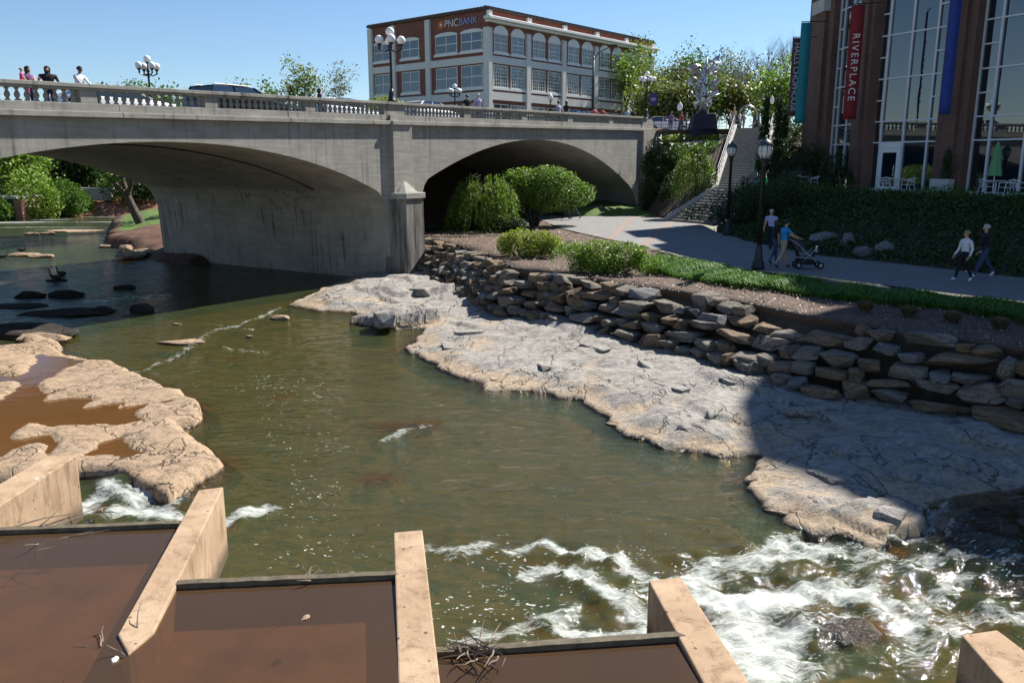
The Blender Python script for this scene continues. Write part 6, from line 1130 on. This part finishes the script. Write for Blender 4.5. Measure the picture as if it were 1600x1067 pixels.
onb(981, 1.2, 169, 1.74, .5, 'person in a pale blue shirt near the right end of the bridge', top=('pale_blue', (.42, .5, .66))); onb(991, 1.2, 171.5, 1.68, .5, 'person in black near the right end of the bridge', top=BK)
for i, (x, Y, yt, c, lab, hr) in enumerate([(1049, 72.5, 176, ('plum_shirt', (.2, .13, .26)), 'person in plum behind the plaza railing', 'hair_dark'), (1065, 73, 176, ('red_top', (.5, .07, .05)), 'person in red and white behind the plaza railing', 'hair_dark'), (1073.5, 72.5, 177, ('green_shirt', (.03, .38, .14)), 'person in a green shirt behind the plaza railing', 'hair_dark'), (1141, 69.5, 178, WH, 'grey-haired person in white at the rail right of the sculpture', 'hair_blond'), (1148, 71, 168.5, ('tan_shirt', (.45, .33, .2)), 'tall person in a tan shirt right of the sculpture', 'hair_blond'), (1156, 70, 176, WH, 'person in a white shirt nearest the curled ornament', 'hair_dark'), (1163, 70.5, 176, ('check', (.35, .36, .48)), 'person in pale checks beside the curled ornament', 'hair_blond'), (1224, 70, 178, ('plum_shirt', (.2, .13, .26)), 'person in plum under the dark cypresses', 'hair_dark')]):
    p = py(x, yt, Y); hh = min(1.85, max(1.5, p.z - 8.34)); person((p.x, Y, 8.34 if p.z - 8.34 < 1.9 else p.z - 1.85), R.uniform(0, 6), lab, hh, c, J_, hair=hr, group='people on the plaza')

# ---- stroller
p = pz(1262, 419, 1.97); t = thing('stroller', 'black baby stroller with canopy and basket on the shaded path', 'stroller', (p.x - .05, p.y, 1.97), -.12); bk = M['iron']; sf = cloth('stroller_cloth', (.02, .018, .026))
m = MB()
for s_ in (-.24, .24): m.tube([(-.62, s_, 1.02), (-.48, s_, .95), (.18, s_, .35), (.42, s_, .12)], .016, 6); m.tube([(-.30, s_, .12), (.02, s_, .5), (.22, s_, .72)], .016, 6)
m.tube([(-.62, -.24, 1.02), (-.64, 0, 1.03), (-.62, .24, 1.02)], .02, 6); m.build('frame', M['steel'], t, True)
MB().add([(-.30, -.22, .45), (.2, -.22, .42), (.2, .22, .42), (-.3, .22, .45), (-.48, -.22, .95), (-.48, .22, .95), (.24, -.22, .5), (.24, .22, .5), (-.36, -.22, .42), (-.36, .22, .42)], [(0, 1, 2, 3), (0, 3, 5, 4), (1, 6, 7, 2), (8, 9, 3, 0), (8, 0, 4), (9, 5, 3), (8, 4, 5, 9)]).build('seat', sf, t)
cn = [(-.48 + .36 * math.sin(a), .62 + .42 * math.cos(a)) for a in np.linspace(-.5, 1.35, 8)]; m = MB(); m.add([(x, -.24, z) for x, z in cn] + [(x, .24, z) for x, z in cn] + [(-.42, -.24, .66), (-.42, .24, .66)], [(i, i + 1, 9 + i, 8 + i) for i in range(7)] + [(i, 16, i + 1) for i in range(7)] + [(8 + i, 9 + i, 17) for i in range(7)]); m.build('canopy', cloth('canopy_plum', (.05, .035, .06)), t, True)
MB().add([(-.32, -.2, .14), (.22, -.2, .14), (.22, .2, .14), (-.32, .2, .14), (-.38, -.23, .34), (.24, -.23, .3), (.24, .23, .3), (-.38, .23, .34)], [(0, 3, 2, 1), (0, 1, 5, 4), (1, 2, 6, 5), (2, 3, 7, 6), (3, 0, 4, 7)]).build('basket', sf, t)
MB().tube([(.3, -.22, .68), (.36, 0, .7), (.3, .22, .68)], .03, 6).build('tray', bk, t, True)
for x, s_ in ((-.34, -.26), (-.34, .26), (.44, -.24), (.44, .24)): w = MB(); w.lathe([(.06, -.02), (.11, -.025), (.125, 0), (.11, .025), (.06, .02)], 14).xf(Matrix.Translation((x, s_, .125)) @ Matrix.Rotation(math.pi / 2, 4, 'X')); wo = w.build('wheel', M['rubber'], t, True); MB().lathe([(.055, -.03), (.055, .03)], 8).xf(Matrix.Translation((x, s_, .125)) @ Matrix.Rotation(math.pi / 2, 4, 'X')).build('hub', M['steel'], wo)
p2 = Vector((p.x + .27, p.y, 2.5)); t = thing('soft_toy', 'small white toy hanging on the front of the stroller', 'toy', tuple(p2)); MB().ball((0, 0, .12), .07, 8, 6).ball((0, 0, .24), .05, 8, 6).build('plush', M['white'], t, True)

# ---- cafe furniture on the terrace
def cafe_chair(loc, rz, label):
    t = thing('cafe_chair', label, 'chair', loc, rz, 'metal cafe chairs on the terrace'); al = M['alum']
    for s_ in (-1, 1):
        MB().tube([(s_ * .24, .24, 0), (s_ * .25, .22, .42), (s_ * .26, .2, .64)], .02, 6).build('leg', al, t); MB().tube([(s_ * .24, -.26, 0), (s_ * .22, -.2, .42)], .02, 6).build('leg', al, t)
    MB().tube([(-.26, .22, .64), (-.27, -.1, .66), (-.2, -.27, .76), (0, -.32, .80), (.2, -.27, .76), (.27, -.1, .66), (.26, .22, .64)], .024, 6).build('arm_rail', al, t, True); MB().box(-.22, .22, -.22, .22, .42, .445).build('seat', al, t, bevel=.01)
    for k in range(3): MB().tube([(-.2, -.24, .52 + k * .08), (0, -.29, .52 + k * .08), (.2, -.24, .52 + k * .08)], .014, 5).build('back_slat', al, t)
    return t
def cafe_table(loc, label):
    t = thing('cafe_table', label, 'table', loc, 0, 'round metal cafe tables on the terrace'); MB().lathe([(.42, .715), (.43, .73), (.42, .745)], 20).build('table_top', M['alum'], t); MB().lathe([(.035, .02), (.03, .71)], 8).build('column', M['alum'], t); MB().lathe([(.27, 0), (.25, .025), (.05, .05)], 14).build('foot', M['iron'], t)
def tp(x, n=2.2):
    r = ray(x, 290); b = FO + FN * n; k = (b.x * FN.x + b.y * FN.y) / (r[0] * FN.x + r[1] * FN.y); return (r[0] * k, r[1] * k, 4.16)
for x, lab in ((1400, 'round cafe table before the glazed door'), (1556, 'round cafe table beside the closed green umbrella'), (1262, 'small cafe table at the left end of the terrace')): cafe_table(tp(x), lab)
for x, rz, lab in ((1380, -1.2, 'cafe chair left of the table by the door'), (1388, -.9, 'second cafe chair left of the table by the door'), (1419, 1.7, 'cafe chair right of the table by the door'), (1541, -1.4, 'cafe chair left of the umbrella table'), (1573, 1.6, 'cafe chair right of the umbrella table'), (1591, -1.2, 'cafe chair at the right edge of the picture'), (1254, -1.3, 'cafe chair at the far left of the terrace'), (1270, 1.5, 'cafe chair right of the far left table')): cafe_chair(tp(x, 2.2 + .2 * math.sin(x)), rz, lab)
q = tp(1552, 1.5); zt = py(1555, 222, q[1]).z - 4.16; t = thing('cafe_umbrella', 'closed green cafe umbrella before the right glazed bay', 'umbrella', q); MB().lathe([(.03, 0), (.025, zt)], 8).build('pole', M['alum'], t); MB().lathe([(.25, 0), (.24, .08), (.05, .12)], 12).build('foot', M['iron'], t)
m = MB(); n_ = 16; prof_ = [(.30, .95), (.24, 1.3), (.19, 1.75), (.15, 2.1), (.165, 2.12), (.05, zt - .05)]
for r_, z_ in prof_:
    for k in range(n_): rr_ = r_ * (1 + .16 * (k % 2)); a = 2 * math.pi * k / n_; m.v.append((rr_ * math.cos(a), rr_ * math.sin(a), z_))
for i in range(len(prof_) - 1):
    for k in range(n_): m.f.append((i * n_ + k, i * n_ + (k + 1) % n_, (i + 1) * n_ + (k + 1) % n_, (i + 1) * n_ + k))
m.build('canopy', M['umb'], t)
q = tp(1476, .9); t = thing('planter_shrub', 'slim dark conical potted evergreen beside the brick pier', 'potted plant', q); MB().lathe([(.2, 0), (.27, .5), (.25, .5)], 12).build('pot', M['lime'], t); P = blob_points([(0, 0, 1.0, .3, .3, .6), (0, 0, 1.7, .2, .2, .6)], 1500, .6, 77); V, Fc = leaf_geo(P, .1, .2, .4, 77); npmesh('foliage', V, Fc, M['lf_dark'], t)

# ---- cars
def car(loc, rz, paint, label, L=4.6, W=1.8, H=1.5, suv=False, group='cars passing over the bridge'):
    t = thing('car', label, 'car', loc, rz, group); hl = L / 2; r = H
    low = [(-hl, .35), (-hl, .62 * r * .9), (-hl * .93, .70 * r), (hl * .45, .68 * r), (hl * .9, .60 * r), (hl, .5 * r), (hl, .3), (hl * .9, .22), (-hl * .9, .22)]
    m = MB(); n = len(low); ys_ = [(-W / 2, .93), (-W / 2 * .97, 1.0), (0, 1.02), (W / 2 * .97, 1.0), (W / 2, .93)]
    for y, k in ys_:
        for x, z in low: m.v.append((x * (.985 if abs(y) == W / 2 else 1), y, z * (k if z > .5 else 1)))
    for j in range(4):
        for i in range(n): m.f.append((j * n + i, j * n + (i + 1) % n, (j + 1) * n + (i + 1) % n, (j + 1) * n + i))
    m.f.append(tuple(range(n))[::-1]); m.f.append(tuple(4 * n + i for i in range(n))); m.build('body', M[paint], t, True, bevel=.03)
    a, b, c, d = (-hl * .92, -hl * (.82 if suv else .6), hl * .12, hl * .5); z0 = .68 * r
    def sec(x, z, k): return [(x, -W / 2 * k, z), (x, W / 2 * k, z)]
    g = MB(); P = sec(a, z0, .94) + sec(b, r * .95, .78) + sec(c, r * .95, .78) + sec(d, z0, .94); g.add(P, [(0, 2, 3, 1), (4, 6, 7, 5), (0, 6, 4, 2), (1, 3, 5, 7), (2, 4, 5, 3)]); g.build('window_glass', M['glassR'], t)
    rf = MB(); xs_ = np.linspace(b - .06, c + .06, 7); rows = []
    for x in xs_:
        k = 1 - ((x - (b + c) / 2) / ((c - b) / 2 + .06)) ** 2
        for y in (-.80, -.5, 0, .5, .80): rf.v.append((x, y * W / 2, r * (.945 + .055 * k ** .5 * (1 - .5 * (y / .8) ** 2) if k > 0 else r * 0 + .945)))
    for i in range(6):
        for j in range(4): rf.f.append((i * 5 + j, i * 5 + j + 1, (i + 1) * 5 + j + 1, (i + 1) * 5 + j))
    rf.build('roof', M[paint], t, True)
    for s_ in (-1, 1):
        for x0_, z0_, x1_, z1_ in ((a, z0, b, r * .95), (d, z0, c, r * .95), ((b + c) / 2, z0, (b + c) / 2, r * .95)): MB().tube([(x0_, s_ * W / 2 * .945, z0_), (x1_, s_ * W / 2 * .79, z1_)], .045, 5).build('pillar', M[paint], t)
        if suv: MB().tube([(b + .1, s_ * W / 2 * .7, r * .99), (c - .1, s_ * W / 2 * .7, r * .99)], .025, 5).build('roof_rail', M['iron'], t)
    for x in (-hl * .62, hl * .62):
        for s_ in (-1, 1): w = MB(); w.lathe([(.2, -.1), (.31, -.11), (.33, 0), (.31, .11), (.2, .1)], 16).xf(Matrix.Translation((x, s_ * (W / 2 - .08), .33)) @ Matrix.Rotation(math.pi / 2, 4, 'X')); wo = w.build('wheel', M['rubber'], t, True); MB().lathe([(.19, -.12), (.19, .12)], 10).xf(Matrix.Translation((x, s_ * (W / 2 - .08), .33)) @ Matrix.Rotation(math.pi / 2, 4, 'X')).build('rim', M['steel'], wo)
    for s_ in (-1, 1): MB().box(hl - .04, hl + .012, s_ * W * .36 - .16, s_ * W * .36 + .16, .5 * r - .18, .5 * r - .03).build('headlight', M['globe'], t); MB().box(-hl - .012, -hl + .04, s_ * W * .38 - .1, s_ * W * .38 + .1, .5 * r, .6 * r).build('tail_light', M['red'], t)
    return t
def bcar(x, v, ytop, paint, label, L=4.6, H=1.5, suv=False, back=False):
    r = ray(x, 150); b = BO + BV_ * v; kk = (b.x * BV_.x + b.y * BV_.y) / (r[0] * BV_.x + r[1] * BV_.y); X, Y = r[0] * kk, r[1] * kk; t_ = (X - BO.x) * BU.x + (Y - BO.y) * BU.y
    zt = py(x, ytop, Y).z; zr = dk(t_) ; hh = min(max(zt - zr, H * .85), H * 1.35); return car((X, Y, zr), BRZ + (math.pi if back else 0), paint, label, L, 1.85, hh, suv)
bcar(372, 4.6, 136, 'car_dark', 'dark sport utility car on the bridge behind the left span parapet', 4.7, 1.75, True)
bcar(180, 4.6, 139, 'car_white', 'white car whose roof shows over the parapet right of the man in white', 4.6, 1.45)
bcar(535, 8, 154, 'car_white', 'white car whose roof shows right of the dark red person', 4.6, 1.45); bcar(668, 4.6, 159.5, 'car_white', 'white car whose roof shows right of the tall lamp', 4.5, 1.45)
bcar(893, 8, 171.5, 'car_dark', 'dark car near the salmon-shirted person before the bank building', 4.6, 1.5, back=True); p = py(1040, 190, 76); car((p.x, 76, 8.32), .2, 'car_white', 'white car parked behind the end of the bridge', 4.5, 1.8, 1.45, group=None)

# ---- geese, twigs, litter
def goose(x, y, rz, label, sc=1.0, z=0.0):
    p = pz(x, y, z); t = thing('goose', label, 'goose', (p.x, p.y, z - .04), rz, 'geese on the river'); t.scale = (sc,) * 3
    vs_ = [(-.36, 0, .16, .03, .05), (-.24, 0, .15, .10, .09), (-.05, 0, .14, .15, .13), (.12, 0, .15, .14, .13), (.24, 0, .2, .07, .08), (.29, 0, .32, .04, .04), (.30, 0, .44, .034, .034), (.33, 0, .52, .04, .04), (.37, 0, .525, .03, .03), (.44, 0, .51, .008, .008)]
    m = MB(); n = 10
    for x_, y_, z_, ry, rz_ in vs_:
        for k in range(n): a = 2 * math.pi * k / n; q = .6 if .2 < x_ < .32 else 0; m.v.append((x_ - q * rz_ * math.sin(a), y_ + ry * math.cos(a), z_ + (1 - q) * rz_ * math.sin(a)))
    for i in range(len(vs_) - 1):
        for k in range(n): m.f.append((i * n + k, i * n + (k + 1) % n, (i + 1) * n + (k + 1) % n, (i + 1) * n + k))
    m.f.append(tuple(range(n))[::-1]); m.build('body', pm('goose_brown', (.05, .04, .03), (.10, .085, .07), 8, .8) if 'goose' not in M else M['goose'], t, True)
    for s_ in (-1, 1): MB().ball((-.06, s_ * .125, .18), .09, 8, 6, (2.1, .45, .9)).build('wing', M['darkrock'], t, True)
    return t
goose(87, 437, 2.9, 'goose resting on the low dark rock under the arch', z=.12); goose(96, 430, 2.8, 'second goose swimming just behind the resting one', .9); goose(5, 403, .3, 'goose afloat at the far left edge below the riffle', .9); goose(35, 392, .2, 'small dark goose on the calm green water upstream', .8)
def twigs(cx, cy, z, n, L, seed, label, spread=.3, name='driftwood', ang=None):
    p = pz(cx, cy, z); rr = random.Random(seed); m = MB()
    for k in range(n):
        a = rr.uniform(0, 6.28) if ang is None else ang + rr.gauss(0, .5); l = L * rr.uniform(.4, 1); o = Vector((rr.gauss(0, spread), rr.gauss(0, spread * .6), rr.uniform(0, .08))); pts = [o]; d = Vector((math.cos(a), math.sin(a), rr.uniform(-.1, .25)))
        for j in range(4): d = (d + Vector((rr.gauss(0, .25), rr.gauss(0, .25), rr.gauss(0, .12)))).normalized(); pts.append(pts[-1] + d * l / 4)
        m.tube(pts, [.012, .01, .008, .006, .003], 4)
    o = m.build(name, M['twig'], None); o.location = p; return tag(o, label, 'driftwood', 'dead twigs caught in the weir')
twigs(50, 852, W1 - .15, 16, 1.0, 1, 'tangle of bare twigs against the left weir wall', .28, ang=.6); twigs(745, 1018, W3 - .02, 26, .45, 2, 'clump of dead twigs lodged on the right weir wall', .13); twigs(165, 1015, zq - .05, 7, .5, 3, 'thin twigs floating at the tip of the pointed fin', .18, ang=2.4); twigs(155, 800, .1, 5, 1.1, 4, 'bare drooping branch above the left cascade', .08, ang=-1.2); twigs(485, 907, W2 - .1, 7, .25, 5, 'small wad of debris on the middle weir wall', .08)
p = pz(180, 1030, zq); t = boulder('litter_scrap', p.x, p.y, zq - .03, .06, .04, .04, 400, M['white'], 'crumpled pale scrap floating beside the pointed fin', 'litter'); p = pz(477, 965, zq); boulder('pool_stone', p.x, p.y, zq - .02, .07, .045, .03, 401, M['rockL'], 'small tan stone in the middle brown pool', 'stone')
p = pz(58, 747, 0); q = solve(58, 747, W1, Y1); boulder('paper_scrap', q.x, q.y, q.z - .01, .05, .03, .01, 402, M['white'], 'white scrap lying on the fin at the left edge', 'litter')
